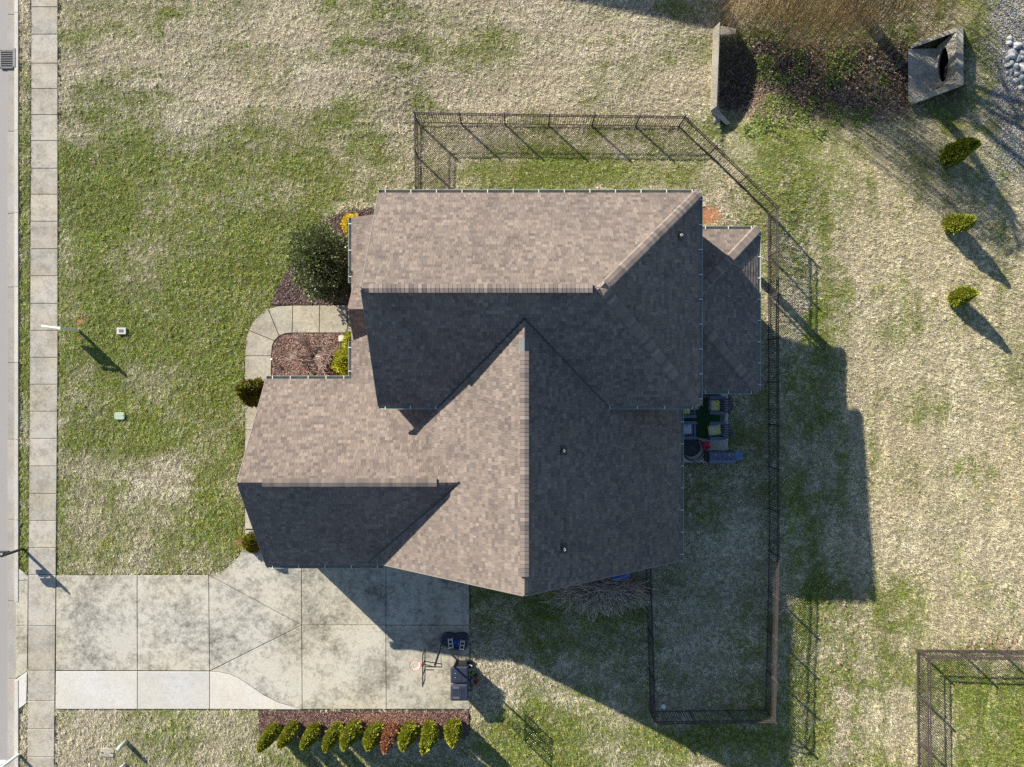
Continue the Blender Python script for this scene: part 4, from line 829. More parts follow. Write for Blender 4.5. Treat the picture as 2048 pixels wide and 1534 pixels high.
# bare twiggy shrub in the reddish bed
sp = PT(628, 712); ts = empty('bare_shrub', sp, 'bare grey branching shrub in the reddish bed by the walk', 'shrub'); q = MB(); tw_l = []; tw_c = []
for i in range(24):
    a = 6.2832 * i / 24 + rg.normal(0, 0.2); L_ = rg.uniform(0.5, 1.15); h = rg.uniform(0.5, 0.9)
    p0, p1, p2 = Vector((0.03 * math.cos(a), 0.03 * math.sin(a), 0)), Vector((0.35 * L_ * math.cos(a), 0.35 * L_ * math.sin(a), 0.6 * h)), Vector((L_ * math.cos(a + .2), L_ * math.sin(a + .2), h)); q.tube([p0, p1, p2], [0.022, 0.016, 0.008], 6)
    for j in range(46):
        b0 = p0.lerp(p1, rg.uniform(0.6, 1)) if j < 6 else p1.lerp(p2, rg.random()); aa = a + rg.normal(0, 0.9); l2 = rg.uniform(0.15, 0.5); u = np.linspace(0, 1, 5)
        tw_l.append(np.stack([b0.x + l2 * u * math.cos(aa) + 0.03 * np.sin(6 * u + j), b0.y + l2 * u * math.sin(aa) + 0.03 * np.cos(5 * u + j), b0.z + 0.15 * u * rg.normal(0.6, 1)], 1)); tw_c.append(np.array([0.56, 0.43, 0.37]) * rg.uniform(0.6, 1.3))
q.build('branch_frame', mat('pale_grey_branch', (0.40, 0.38, 0.36), 0.85, 0.2, 20), ts, True)
link('twigs', ribbons('twigs', np.array(tw_l), 0.0095, np.array(tw_c)), M['attr'], ts)
# ditch: weeds, leaves, twigs
def scatter_leaves(name, label, cat, x, y, per, l0, l1, wk, cols, seed, upz, spread, zoff=0.02, jz=0.05):
    rg = np.random.default_rng(seed); x = np.repeat(x, per) + rg.normal(0, spread, len(x) * per); y = np.repeat(y, per) + rg.normal(0, spread, len(y) * per); m = len(x)
    c = np.stack([x, y, zt(x, y) + zoff + rg.random(m) * jz], 1); a = rg.uniform(0, 6.28, m); d = unit(np.stack([np.cos(a), np.sin(a), rg.normal(upz, 0.25, m)], 1)); s = unit(np.stack([-np.sin(a), np.cos(a), rg.normal(0, 0.35, m)], 1))
    l = rg.uniform(l0, l1, m); V = diamonds(c, d, s, l, l * wk, 0.2); C = np.repeat(np.array(cols)[rg.integers(0, len(cols), m)] * rg.normal(1, 0.22, (m, 1)).clip(0.5, 1.6), 4, 0)
    return tag(link(name, npmesh(name, V, np.arange(len(V)).reshape(-1, 4), C), M['leaf']), label, cat, kind='stuff')
def rnd_px(n_, x0, x1, y0, y1, z=-0.5): a = NR.uniform(x0, x1, n_); b_ = NR.uniform(y0, y1, n_); s = (CAMZ - z) / FPX; return (a - 1024) * s, (767 - b_) * s
wx = [rnd_px(330, 1478, 1730, 85, 150), rnd_px(420, 1480, 1760, 185, 275), rnd_px(90, 1560, 1800, 130, 200)]; wx = [np.concatenate([q[k] for q in wx]) for k in (0, 1)]
keep = (vnoise(wx[0], wx[1], 0.8, 78) > 0.5) & (NR.random(len(wx[0])) < 0.6)
scatter_leaves('weeds', 'bright green weeds growing along both banks of the ditch', 'weeds', wx[0][keep], wx[1][keep], 20, 0.05, 0.12, 0.34, [(0.17, 0.22, 0.045), (0.22, 0.28, 0.06), (0.11, 0.15, 0.03)], 51, 0.35, 0.09, 0.03, 0.12)
lx, ly = rnd_px(5200, 1470, 1830, 70, 235)
scatter_leaves('leaf_litter', 'brown dead leaves covering the bottom of the ditch', 'leaves', lx, ly, 1, 0.05, 0.13, 0.36, [(0.30, 0.17, 0.11), (0.42, 0.28, 0.20), (0.16, 0.10, 0.07), (0.22, 0.17, 0.13), (0.12, 0.09, 0.07)], 52, 0.1, 0.02)
lx, ly = rnd_px(1500, 1600, 1800, 1130, 1534, -0.2); kp = NR.random(1500) < np.exp(-((lx * 44.6 + 1024 - 1665 + 0 * ly) / 55) ** 2) * 0.6
l2x, l2y = rnd_px(170, 1560, 2040, 380, 1250, -0.2); l3x, l3y = rnd_px(160, 1930, 2048, 1270, 1300, -0.2); l4x, l4y = rnd_px(70, 130, 460, 150, 1100, 0)
scatter_leaves('fallen_leaves', 'dry pinkish brown leaves scattered over the right side lawn', 'leaves', np.concatenate([lx[kp], l2x, l3x, l4x]), np.concatenate([ly[kp], l2y, l3y, l4y]), 1, 0.05, 0.11, 0.4, [(0.40, 0.27, 0.19), (0.30, 0.17, 0.11), (0.48, 0.36, 0.27)], 53, 0.15, 0.0, 0.05, 0.03)
tx, ty = rnd_px(900, 1455, 1800, 95, 215); kp = (vnoise(tx, ty, 1.0, 79) > 0.4); tx = tx[kp]; ty = ty[kp]; n_ = len(tx); a = rg.uniform(0, 6.28, n_); l = rg.uniform(0.15, 0.6, n_); u = np.linspace(0, 1, 5)
X = tx[:, None] + l[:, None] * u * np.cos(a)[:, None] + 0.04 * np.sin(4 * u)[None] * rg.normal(0, 1, (n_, 1)); Y = ty[:, None] + l[:, None] * u * np.sin(a)[:, None] + 0.04 * np.sin(3 * u)[None] * rg.normal(0, 1, (n_, 1)); Z = zt(X, Y) + 0.05 + 0.12 * rg.random((n_, 1)) + 0.15 * u[None] * rg.random((n_, 1))
tag(link('dead_twigs', ribbons('dead_twigs', np.stack([X, Y, Z], -1), 0.008, np.repeat([[0.26, 0.21, 0.18]], n_, 0) * rg.uniform(0.5, 1.4, (n_, 1))), M['attr']), 'tangled grey dead twigs lying in the ditch', 'twigs', kind='stuff')
# neighbouring house just beyond the top edge: its roof shades the lawn there
nh = empty('house', (-7.05, 30.65, 0), rz=-0.2, label='neighbouring house beyond the top edge that shades the lawn', cat='house')
MB().box((0, 0, 2.6), (12.0, 9.0, 5.2)).build('wall', M['brick'], nh)
rf_ = [(-6.4, -5, 5.2), (6.4, -5, 5.2), (6.4, 5, 5.2), (-6.4, 5, 5.2)]; rd = [(-1.7, 0, 9.8), (1.7, 0, 9.8)]
MB().add(rf_ + rd, [(0, 1, 5, 4), (1, 2, 5), (2, 3, 4, 5), (3, 0, 4), (3, 2, 1, 0)]).build('roof', M['underlay'], nh)
for x in (-5, -1.7, 1.7, 5):
    for z in (1.5, 4.0): f_ = MB().box((0, 0, 0), (1.1, 0.1, 1.4)).build('window', M['white'], nh, loc=(x, -4.5, z)); MB().box((0, 0, 0), (0.95, 0.12, 1.25)).build('pane', M['glass'], f_)
# ------------------------------------------------------------------ roadside and lawn objects
def rel(p, o): return Vector(p) - Vector(o)
def mailbox(base, mats, label, h=1.32, finial=True):
    e = empty('mailbox', base, label, 'mailbox'); pm, bm_ = mats
    q = MB().box((0, 0, h / 2 - 0.1), (0.1, 0.1, h + 0.2))
    if finial: q.lathe([(0.06, 0), (0.07, 0.02), (0.03, 0.05), (0.05, 0.08), (0.01, 0.13)], (0, 0, h), 10)
    q.build('post', pm, e, bevel=0.006)
    n = 10; prof = [(-0.09, 0)] + [(0.09 * math.cos(math.pi - math.pi * i / n), 0.12 + 0.09 * math.sin(math.pi * i / n)) for i in range(n + 1)] + [(0.09, 0)]
    bx = MB(); k = len(prof); A = [(-0.62, y, 1.0 + z) for y, z in prof]; B = [(-0.08, y, 1.0 + z) for y, z in prof]
    bx.add(A + B, [(i, k + i, k + (i + 1) % k, (i + 1) % k) for i in range(k)] + [tuple(range(k))[::-1], tuple(k + i for i in range(k))]); body = bx.build('box', bm_, e)
    MB().box((-0.3, -0.1, 1.16), (0.16, 0.012, 0.05)).build('flag', mat('flag_red', (0.35, 0.03, 0.02)), body)
    MB().box((-0.33, 0, 0.985), (0.62, 0.07, 0.03)).bar((-0.05, 0, 0.72), (-0.4, 0, 0.97), 0.05).build('bracket', pm, e)
    MB().box((-0.28, 0, 0.80), (0.40, 0.16, 0.13)).build('paper_holder', bm_, e, bevel=0.01)
    return e
mailbox(PT(47, 1097), (M['black'], M['black']), 'black mailbox on a post at the kerb by the driveway')
mailbox(PT(41, 1506), (M['white'], M['white']), 'white mailbox post at the kerb in the bottom left corner', 1.3, False)
ys = empty('yard_sign', PT(158, 661), 'white yard sign post with arm and hanging board beside the pavement', 'sign')
MB().box((0, 0, 0.66), (0.10, 0.10, 1.42)).box((0, 0, 1.385), (0.12, 0.12, 0.03)).build('post', M['white'], ys, bevel=0.005)
MB().box((-0.44, 0.06, 1.24), (0.82, 0.07, 0.08), -0.13).build('arm', M['white'], ys, bevel=0.005)
sb = MB().box((-0.44, 0.06, 0.84), (0.62, 0.03, 0.58), -0.13).build('board', M['white'], ys)
for x in (-0.68, -0.2): MB().bar((x, 0.06 - (x + 0.44) * 0.13, 1.12), (x, 0.06 - (x + 0.44) * 0.13, 1.21), 0.015).build('hook', M['steel'], ys)
mb = empty('meter_box', PT(245, 662), 'small white meter box with a grey lid in the front lawn', 'meter box')
MB().prism(rrect(0.40, 0.29, 0.03), -0.05, 0.11).build('rim', M['grey_white'], mb); MB().prism(rrect(0.20, 0.13, 0.01), 0.0, 0.118).build('lid', mat('grey_lid', (0.12, 0.12, 0.12)), mb)
gc = empty('utility_cover', PT(241, 832), 'pale green plastic utility cover set in the front lawn', 'utility cover')
MB().prism(rrect(0.46, 0.32, 0.10), -0.05, 0.10, 0.015).build('lid', mat('pale_green_plastic', (0.36, 0.44, 0.32), 0.5, 0.08), gc)
MB().box((0.17, 0.02, 0.102), (0.03, 0.05, 0.008)).build('bolt', M['steel'], gc)
vb = empty('valve_box', PT(215, 1504), 'flat pale concrete box lid with dark slots near the bottom left mailbox', 'valve box', rz=-0.05)
MB().prism(rrect(0.60, 0.36, 0.05), -0.05, 0.06, 0.01).build('lid', M['sidewalk'], vb)
for x in (-0.2, 0.22): MB().box((x, 0, 0.077), (0.09, 0.035, 0.008)).build('slot', M['dark'], vb)
up_ = empty('utility_post', PT(252, 1484), 'short pale green utility post in the lawn below the driveway', 'post')
MB().lathe([(0.10, -0.1), (0.10, 0.56), (0.085, 0.62), (0.03, 0.64)], (0, 0, 0), 16).build('tube', mat('pale_green_tube', (0.46, 0.50, 0.42), 0.5, 0.08), up_, True); MB().torus((0, 0, 0.3), 0.10, 0.008, 16, 4).build('band', M['steel'], up_)
up_ = empty('utility_post', PT(251, 1527), 'short white post cut off by the bottom edge', 'post')
MB().lathe([(0.07, -0.1), (0.07, 0.4), (0.05, 0.44)], (0, 0, 0), 12).build('tube', M['grey_white'], up_, True); MB().lathe([(0.08, 0.36), (0.08, 0.40), (0.06, 0.46)], (0, 0, 0), 12).build('cap', M['white'], up_, True)
pl = empty('path_light', PT(548.5, 720.5), 'small round metal path light at the edge of the reddish bed', 'path light')
MB().lathe([(0.012, 0), (0.012, 0.28)], (0, 0, 0), 8).build('stake', M['steel'], pl); MB().lathe([(0.03, 0.26), (0.075, 0.30), (0.07, 0.325), (0.03, 0.34)], (0, 0, 0), 16).build('cap', mat('brushed_steel', (0.5, 0.5, 0.5), 0.35, 0.05, 5, 0, 0.8), pl, True)
tag(MB().prism([tuple(P(*q))[:2] for q in ((678, 672), (690, 671), (691.5, 683), (678.5, 683.5))], 0.02, 0.10, 0.01).build('stepping_stone', M['block']), 'square pale stepping stone in the corner of the reddish bed', 'stone')
bs = mesh('ball', *(lambda q: (q.V, q.F))(MB().lathe([(0.115 * math.sin(math.pi * i / 10) + 0.001, -0.115 * math.cos(math.pi * i / 10)) for i in range(11)], (0, 0, 0), 18)), smooth=True)
def ball(px, py, c, label, r=1.0, seam=True):
    e = empty('ball', PT(px, py) + Vector((0, 0, 0.115 * r)), label, 'ball'); e.scale = (r, r, r); me = bs.copy(); o = link('skin', me, mat('ball_rubber', c, 0.6, 0.15, 9), e)
    if seam: MB().torus((0, 0, 0), 0.1155, 0.003, 24, 4).build('seam', M['dark'], e)
ball(942.5, 1357, (0.17, 0.13, 0.15), 'purplish grey ball next to the wheeled bin'); ball(954, 1364, (0.34, 0.10, 0.065), 'reddish orange basketball on the grass beyond the bins'); ball(953, 1350, (0.13, 0.04, 0.04), 'dark red ball between the green toy and the orange ball', 0.85)
ball(1326, 1411, (0.75, 0.75, 0.75), 'white ball inside the lower end of the back yard', 0.85, False)
gt = empty('toy', PT(943.5, 1347), 'crumpled bright green toy on the driveway edge by the bins', 'toy', rz=0.5)
MB().loft([[(x, y, 0.0) for x, y in rrect(0.24, 0.15, 0.05)], [(x * 1.05, y * 0.9, 0.06) for x, y in rrect(0.24, 0.15, 0.05)], [(x * 0.6 + 0.03, y * 0.7, 0.12) for x, y in rrect(0.24, 0.15, 0.05)]]).build('body', mat('bright_green', (0.12, 0.5, 0.06), 0.5, 0.3, 20), gt); MB().bar((0.05, 0.02, 0.10), (0.13, 0.08, 0.16), 0.05).build('fin', mat('bright_green_fin', (0.2, 0.6, 0.1), 0.5), gt)
# wheeled bins
def wheel_bin(base, label, style):
    e = empty('wheeled_bin', base, label, 'bin'); w, d = 0.66, 0.70        # d along x, hinge on +x
    bd = MB(); rings = []
    for z, k in ((0.03, 0.76), (0.12, 0.78), (0.92, 0.96), (0.98, 1.0)): rings.append([(x, y, z) for x, y in rrect(d * k, w * k, 0.07)])
    bd.loft(rings).build('body', M['black'], e)
    ld = MB().loft([[(x - 0.02, y, 0.985) for x, y in rrect(d + 0.06, w + 0.05, 0.07)], [(x - 0.02, y, 1.02) for x, y in rrect(d + 0.06, w + 0.05, 0.07)], [(x - 0.02, y, 1.055) for x, y in rrect(d - 0.04, w - 0.06, 0.06)], [(x - 0.02, y, 1.06) for x, y in rrect(d - 0.1, w - 0.12, 0.06)]]).build('lid', M['navy'], e)
    if style == 0:
        MB().prism(rrect(0.36, 0.42, 0.03, 4, (-0.08, 0)), 1.055, 1.075, 0.008).build('lid_panel', M['navy'], ld)
        for y in (-0.09, 0.09): MB().lathe([(0.012, 0), (0.012, 0.012)], (-0.19, y, 1.075), 8).build('rivet', M['white'], ld)
    else:
        for y in (-0.22, 0.22): MB().prism(rrect(0.30, 0.10, 0.02, 4, (-0.16, y)), 1.055, 1.072, 0.005).build('lid_panel', mat('worn_grey_navy', (0.09, 0.095, 0.115), 0.5), ld)
        for x in (0.06, 0.13, 0.2): MB().box((x, 0, 1.065), (0.015, 0.42, 0.012)).build('rib', M['navy'], ld)
    MB().tube([(d / 2 + 0.02, -0.26, 0.97), (d / 2 + 0.08, -0.24, 1.0), (d / 2 + 0.08, 0.24, 1.0), (d / 2 + 0.02, 0.26, 0.97)], 0.014, 8).build('handle', M['steel'], e)
    for y in (-0.2, 0, 0.2): MB().box((d / 2 + 0.01, y, 1.0), (0.06, 0.05, 0.04)).build('hinge', M['black'], e)
    for y in (-0.30, 0.30):
        wh = MB(); wh.tube([(0.30, y - 0.025, 0.13), (0.30, y + 0.025, 0.13)], 0.13, 16); o = wh.build('wheel', M['black'], e); MB().tube([(0.30, y - 0.03, 0.13), (0.30, y + 0.03, 0.13)], 0.06, 12).build('hub', M['iron'], o)
    return e
wheel_bin(PT(923, 1331), 'dark wheeled bin with two rivets on its lid, next to the hoop', 0)
wheel_bin(PT(923, 1365), 'dark wheeled bin with ribbed lid and worn grey patches, at the driveway corner', 1)
cr = empty('crate', PT(940, 1330), 'small black crate with a pale rim behind the bins', 'crate', rz=-0.25)
MB().prism(rrect(0.16, 0.26, 0.02), 0.0, 0.30).build('side', M['black'], cr)
q = MB()
for c, d in (((-0.075, 0, 0.31), (0.02, 0.26, 0.02)), ((0.075, 0, 0.31), (0.02, 0.26, 0.02)), ((0, 0.12, 0.31), (0.13, 0.02, 0.02)), ((0, -0.12, 0.31), (0.13, 0.02, 0.02))): q.box(c, d)
q.build('rim', M['white'], cr)
# basketball hoop
hb = P(884, 1290, 0.03); hoop = empty('basketball_hoop', hb, 'portable basketball hoop with clear backboard on the driveway', 'basketball hoop')
ol = [(160, 380), (190, 320), (260, 268), (380, 236), (500, 240), (590, 268), (640, 262), (720, 240), (850, 236), (950, 248), (1005, 290), (1030, 420), (1025, 560), (1000, 660), (950, 740), (880, 790), (760, 790), (560, 745), (420, 705), (280, 650), (185, 600), (158, 500)]
olw = [tuple(P(870 + x / 15.34, 1250 + y / 15.34, 0.15) - Vector((hb.x, hb.y, 0)))[:2] for x, y in ol]; olw = ccw(olw)
bz = MB().loft([[(x, y, 0.0) for x, y in olw], [(x, y, 0.11) for x, y in olw], [(x, y, 0.16) for x, y in inset(olw, 0.04)], [(x, y, 0.17) for x, y in inset(olw, 0.10)], [(x, y, 0.14) for x, y in inset(olw, 0.13)]]).build('base', M['navy'], hoop)
tp = rel(P(869, 1333, 2.85), hb); bt = rel(P(882, 1292, 0.15), hb)
MB().tube([bt, bt.lerp(tp, 0.5), tp], [0.05, 0.045, 0.045], 12).build('pole', M['steel'], hoop, True)
MB().bar(rel(P(894, 1281, 0.2), hb), bt.lerp(tp, 0.16), 0.02).build('strut', M['iron'], hoop)
BX = rel(P(850, 1326, 2.75), hb).x; y0 = rel(P(850, 1296, 2.75), hb).y; y1 = rel(P(850, 1357, 2.75), hb).y; z0_, z1_ = 2.72, 3.50
bb = MB()
for c, d in (((BX, (y0 + y1) / 2, z0_), (0.035, abs(y1 - y0), 0.05)), ((BX, (y0 + y1) / 2, z1_), (0.035, abs(y1 - y0), 0.05)), ((BX, y0, (z0_ + z1_) / 2), (0.035, 0.05, z1_ - z0_)), ((BX, y1, (z0_ + z1_) / 2), (0.035, 0.05, z1_ - z0_))): bb.box(c, d)
for k in (0.35, 0.65): bb.box((BX + 0.005, y0 + (y1 - y0) * k, (z0_ + z1_) / 2), (0.03, 0.04, z1_ - z0_ - 0.05))
bo = bb.build('backboard_frame', M['steel'], hoop)
m, nt, N, L, b = nodes('clear_acrylic'); b.inputs['Base Color'].default_value = (0.9, 0.93, 0.95, 1); b.inputs['Roughness'].default_value = 0.05; b.inputs['Transmission Weight'].default_value = 1.0; b.inputs['IOR'].default_value = 1.05; b.inputs['Alpha'].default_value = 0.22; M['clear'] = m
MB().box((BX - 0.022, (y0 + y1) / 2, (z0_ + z1_) / 2), (0.008, abs(y1 - y0) - 0.06, z1_ - z0_ - 0.06)).build('pane', M['clear'], hoop)
ym = (y0 + y1) / 2
for dy in (-0.11, 0.11):
    for z in (2.80, 3.1): MB().bar((BX, ym + dy, z), (tp.x + 0.28 * (1 if z < 3 else 0), tp.y + dy * 0.55, z - 0.08), 0.03).build('arm', M['steel'], hoop)
MB().bar((tp.x + 0.28, tp.y - 0.08, 2.72), (tp.x + 0.28, tp.y + 0.08, 2.72), 0.03).build('lift_handle', M['steel'], hoop)
MB().bar((tp.x + 0.26, tp.y + 0.08, 2.72), (tp.x + 0.2, tp.y + 0.32, 2.2), 0.02).build('lift_rod', M['iron'], hoop)
rc = (BX - 0.38, ym, 2.92); rim = MB().torus(rc, 0.228, 0.011, 32, 6).box((BX - 0.09, ym, 2.92), (0.14, 0.12, 0.02)).build('rim', mat('rim_orange', (0.55, 0.09, 0.05), 0.5), hoop)
nl = []
for i in range(14):
    for sgn in (1, -1):
        u = np.linspace(0, 1, 7); a = 6.28318 * i / 14 + sgn * u * 0.9; r_ = 0.225 - 0.11 * np.sqrt(u); nl.append(np.stack([rc[0] + r_ * np.cos(a), rc[1] + r_ * np.sin(a), rc[2] - 0.42 * u], 1))
link('net', ribbons('net', np.array(nl), 0.007, np.repeat([[0.8, 0.8, 0.78]], len(nl), 0)), M['attr'], rim)
def cinder(zx, zy, rz, label):
    p = P(870 + zx / 15.34, 1250 + zy / 15.34, 0.35); p.z = 0.172; e = empty('cinder_block', p, label, 'cinder block', 'cinder blocks on the hoop base', rz)
    q = MB()
    for x in (-0.085, 0.085): q.box((x, 0, 0.095), (0.032, 0.40, 0.19))
    q.build('face_shell', M['block'], e)
    for y in (-0.165, 0.0, 0.165): MB().box((0, y, 0.094), (0.138, 0.036, 0.186)).build('web', M['block'], e)
cinder(478, 580, 0.10, 'left cinder block holding down the hoop base'); cinder(832, 630, -0.12, 'right cinder block holding down the hoop base')
def slide(zx, zy, rz, label):
    p = P(870 + zx / 15.34, 1250 + zy / 15.34, 0.2); p.z = 0.172; e = empty('sandal', p, label, 'sandal', 'blue sandals on the hoop base', rz)
    o_ = [(0.05 * math.sin(t) * (1.0 + 0.18 * math.cos(t)), 0.14 * math.cos(t)) for t in [6.28318 * i / 20 for i in range(20)]]; MB().prism(o_, 0.0, 0.03, 0.006).build('sole', mat('royal_blue', (0.02, 0.06, 0.55), 0.5, 0.2), e)
    MB().tube([(-0.052, 0.03, 0.02), (-0.035, 0.035, 0.065), (0.035, 0.035, 0.065), (0.052, 0.03, 0.02)], [0.025] * 4, 8).build('strap', mat('light_blue', (0.08, 0.20, 0.75), 0.5), e)
slide(612, 540, 0.08, 'left royal blue sandal between the cinder blocks'); slide(715, 575, -0.08, 'right royal blue sandal beside the right cinder block')

# ------------------------------------------------------------------ patio
pz = 0.062
rug_o = [(1335, 795), (1385, 794), (1412, 786), (1430, 784), (1442, 790), (1448, 803), (1450, 830), (1449, 856), (1445, 868), (1438, 876), (1420, 880), (1400, 876), (1335, 877)]
tag(MB().prism([tuple(P(*q, pz))[:2] for q in rug_o], pz, pz + 0.008).build('ground_mat', mat('grey_mat', (0.12, 0.125, 0.12), 0.95, 0.25, 8)), 'dark grey wavy edged mat under the patio chairs', 'mat')
tag(MB().prism([tuple(P(*q, pz))[:2] for q in ((1340, 797), (1440, 797), (1440, 876), (1340, 876))], pz + 0.008, pz + 0.022).build('rug', mat('dark_green_turf', (0.015, 0.075, 0.02), 0.95, 0.4, 40, 0.6)), 'dark green artificial turf rug on the patio', 'rug')
M['chair'] = mat('slate_blue_poly', (0.13, 0.145, 0.20), 0.55, 0.15, 6)
def adirondack(px, py, rz, label):
    p = P(px, py, pz + 0.02); e = empty('garden_chair', p, label, 'chair', 'slate blue slatted chairs on the patio', rz)     # front towards +x
    for i in range(5): MB().box((0.30 - 0.105 * i, 0, 0.36 - 0.022 * i), (0.09, 0.52, 0.022), 0, 0, 0.2).build('seat_slat', M['chair'], e)
    for s in (-1, 1):
        MB().prism([(x - 0.02, y + s * 0.33) for x, y in rrect(0.72, 0.13, 0.04)], 0.56, 0.583).build('arm', M['chair'], e)
        MB().box((0.30, s * 0.29, 0.28), (0.10, 0.025, 0.56)).build('leg', M['chair'], e); MB().box((-0.28, s * 0.27, 0.28), (0.10, 0.025, 0.56)).build('leg', M['chair'], e)
    for i in range(6):
        y = -0.225 + 0.09 * i; t = 0.06 * (i - 2.5) / 2.5; ln = 0.78 - 0.035 * abs(i - 2.5) ** 1.6
        MB().bar((-0.20, y, 0.28), (-0.20 - 0.36 * ln / 0.78, y + t, 0.28 + ln), 0.075, 0.02, up=(1, 0, 0.4)).build('back_slat', M['chair'], e)
    MB().box((-0.30, 0, 0.54), (0.03, 0.56, 0.05)).build('back_rail', M['chair'], e)
    return e
adirondack(1428, 810, math.pi, 'slate blue slatted chair at the upper right of the patio'); adirondack(1428, 860, math.pi, 'slate blue slatted chair at the lower right of the patio')
adirondack(1371, 817, 0, 'slate blue slatted chair mostly under the upper eave corner'); adirondack(1372, 859, 0, 'slate blue slatted chair with a pale cushion by the house wall')
m, nt, N, L, b = nodes('lime_purple_print'); tc = N.new('ShaderNodeTexCoord'); wv = N.new('ShaderNodeTexWave'); wv.inputs['Scale'].default_value = 3.2; wv.inputs['Distortion'].default_value = 1.5; L.new(tc.outputs['Object'], wv.inputs[0])
r = ramp(N, [(0.35, (0.72, 0.70, 0.74)), (0.45, (0.62, 0.66, 0.08)), (0.8, (0.66, 0.70, 0.10))]); L.new(wv.outputs[0], r.inputs[0]); vo = N.new('ShaderNodeTexVoronoi'); vo.inputs['Scale'].default_value = 9; L.new(tc.outputs['Object'], vo.inputs['Vector'])
r2 = ramp(N, [(0.16, (0.10, 0.04, 0.35)), (0.24, (1, 1, 1))]); L.new(vo.outputs['Distance'], r2.inputs[0]); L.new(mulc(N, L, r.outputs[0], r2.outputs[0]), b.inputs['Base Color']); b.inputs['Roughness'].default_value = 0.9; M['print'] = m
M['pale'] = mat('pale_blue_cloth', (0.50, 0.54, 0.62), 0.9, 0.2, 14)
def cushion(px, py, rz, w, label, mt, z=0.40):
    p = P(px, py, pz + z); e = empty('cushion', p, label, 'cushion', None, rz)
    def pil(w_, d_, h_): return [[(x * k, y * k, zz) for x, y in rrect(w_, d_, 0.06)] for k, zz in ((0.88, -h_), (1.0, -h_ * 0.4), (1.0, h_ * 0.4), (0.85, h_), (0.4, h_ * 1.25))]
    MB().loft(pil(w, 0.44, 0.06)).build('pad', mt, e, True)
    MB().torus((0, 0, 0), 0.2, 0.006, 20, 4).build('piping', mt, e)
cushion(1429.5, 811, 0, 0.42, 'lime and white printed cushion on the upper right chair', M['print']); cushion(1429, 860, 0.12, 0.56, 'lime and white printed cushion on the lower right chair', M['print']); cushion(1370, 818, 0, 0.40, 'lime printed cushion half hidden under the eave corner', M['print']); cushion(1372, 858, 0, 0.46, 'pale blue cushion on the chair by the wall', M['pale'])
fp = empty('fire_pit', P(1378, 893, pz), 'round black fire pit with mesh cover in the patio corner', 'fire pit')
MB().lathe([(0.2, 0.0), (0.22, 0.18), (0.36, 0.30), (0.40, 0.34), (0.36, 0.34), (0.2, 0.22)], (0, 0, 0), 28).build('bowl', M['steel'], fp, True)
q = MB()
for i in range(9):
    a = math.pi * i / 9; q.tube([(0.36 * math.cos(a) * math.cos(t), 0.36 * math.sin(a) * math.cos(t), 0.35 + 0.2 * math.sin(t)) for t in [math.pi * k / 10 for k in range(11)]], 0.007, 5)
q.build('mesh_cover', M['iron'], fp); MB().torus((0, 0, 0.34), 0.40, 0.016, 32, 6).build('rim', M['black'], fp)
ck = empty('hose_coil', P(1386, 899, pz), 'dark hose loops lying round the fire pit', 'hose'); MB().torus((0, 0, 0.02), 0.46, 0.016, 36, 6).torus((0.04, -0.03, 0.05), 0.5, 0.016, 36, 6).build('loop', M['black'], ck); MB().lathe([(0.02, 0), (0.025, 0.12)], (0.5, 0.02, 0.0), 8).build('nozzle', M['iron'], ck)
rp = empty('red_pail', P(1408.5, 889.5, pz), 'round red lidded pail between the fire pit and the grill', 'pail'); MB().lathe([(0.13, 0), (0.17, 0.3), (0.175, 0.33)], (0, 0, 0), 24).build('body', mat('red_plastic', (0.45, 0.015, 0.03), 0.35, 0.1), rp, True); MB().lathe([(0.18, 0.32), (0.18, 0.35), (0.12, 0.39), (0.03, 0.40)], (0, 0, 0), 24).build('lid', mat('red_plastic_lid', (0.55, 0.02, 0.04), 0.3, 0.1), rp, True); MB().box((0, -0.02, 0.405), (0.12, 0.03, 0.03)).build('handle', M['black'], rp)
gp_ = P(1434, 911, pz); gr = empty('grill', gp_, 'long dark blue grey double lid grill at the lower edge of the patio', 'grill'); M['grill'] = mat('slate_enamel', (0.085, 0.105, 0.165), 0.4, 0.12, 5)
MB().box((0, 0, 0.45), (1.22, 0.46, 0.70)).build('cart', M['black'], gr, bevel=0.01)
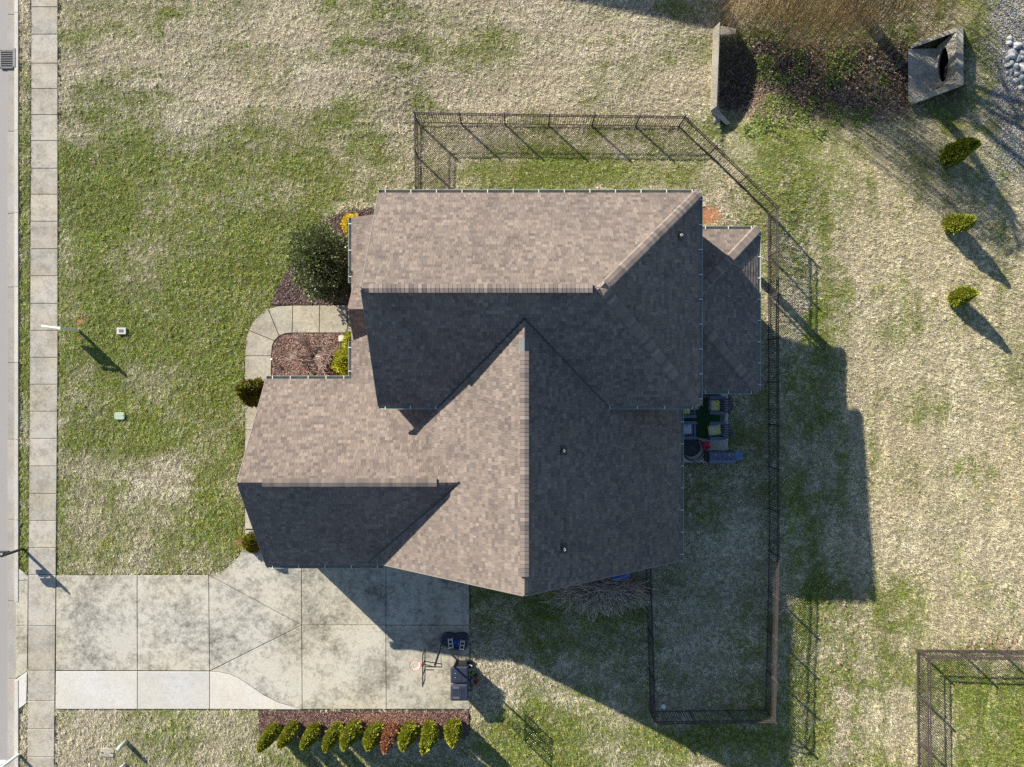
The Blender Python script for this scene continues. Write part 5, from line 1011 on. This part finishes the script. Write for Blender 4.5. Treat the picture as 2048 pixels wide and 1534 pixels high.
for x0, x1 in ((-0.61, -0.07), (-0.055, 0.52)):
    n = 9; pr = [(-0.26, 0.8)] + [(-0.26 * math.cos(math.pi * i / n), 0.86 + 0.17 * math.sin(math.pi * i / n)) for i in range(n + 1)] + [(0.26, 0.8)]; k = len(pr)
    ld = MB().add([(x0, y, z) for y, z in pr] + [(x1, y, z) for y, z in pr], [(i, k + i, k + (i + 1) % k, (i + 1) % k) for i in range(k)] + [tuple(range(k))[::-1], tuple(k + i for i in range(k))]).build('lid', M['grill'], gr)
    xm = (x0 + x1) / 2; MB().tube([(xm - 0.12, 0.25, 0.90), (xm - 0.12, 0.32, 0.92), (xm + 0.12, 0.32, 0.92), (xm + 0.12, 0.25, 0.90)], 0.014, 8).build('handle', M['iron'], ld)
    for dx in ((0.1,) if x0 < -0.3 else (-0.12, 0.06)): MB().lathe([(0.03, 0), (0.03, 0.02)], (xm + dx, -0.05, 1.025), 10).build('vent', M['dark'], ld)
    MB().lathe([(0.022, 0), (0.022, 0.02)], (xm, 0.13, 1.0), 10).build('gauge', M['white'], ld)
MB().box((0.70, 0.06, 0.84), (0.30, 0.36, 0.03)).build('side_shelf', mat('blue_shelf', (0.10, 0.16, 0.32), 0.4), gr, bevel=0.008); MB().box((-0.69, 0.03, 0.82), (0.17, 0.42, 0.03)).build('side_shelf', M['black'], gr, bevel=0.008)
for x in (-0.5, 0.5):
    for y in (-0.2, 0.2): MB().tube([(x, y - 0.02, 0.06), (x, y + 0.02, 0.06)], 0.055, 12).build('wheel', M['black'], gr)
bb_ = empty('storage_box', PT(1237, 1141), 'blue plastic box by the gable wall under the roof edge', 'box', rz=0.2)
MB().loft([[(x, y, 0) for x, y in rrect(0.66, 0.5, 0.05)], [(x, y, 0.5) for x, y in rrect(0.72, 0.56, 0.05)]]).build('tub', mat('blue_plastic', (0.03, 0.11, 0.42), 0.4, 0.1), bb_); MB().prism(rrect(0.76, 0.6, 0.06), 0.5, 0.55, 0.015).build('lid', mat('blue_plastic_lid', (0.05, 0.16, 0.5), 0.4, 0.1), bb_)
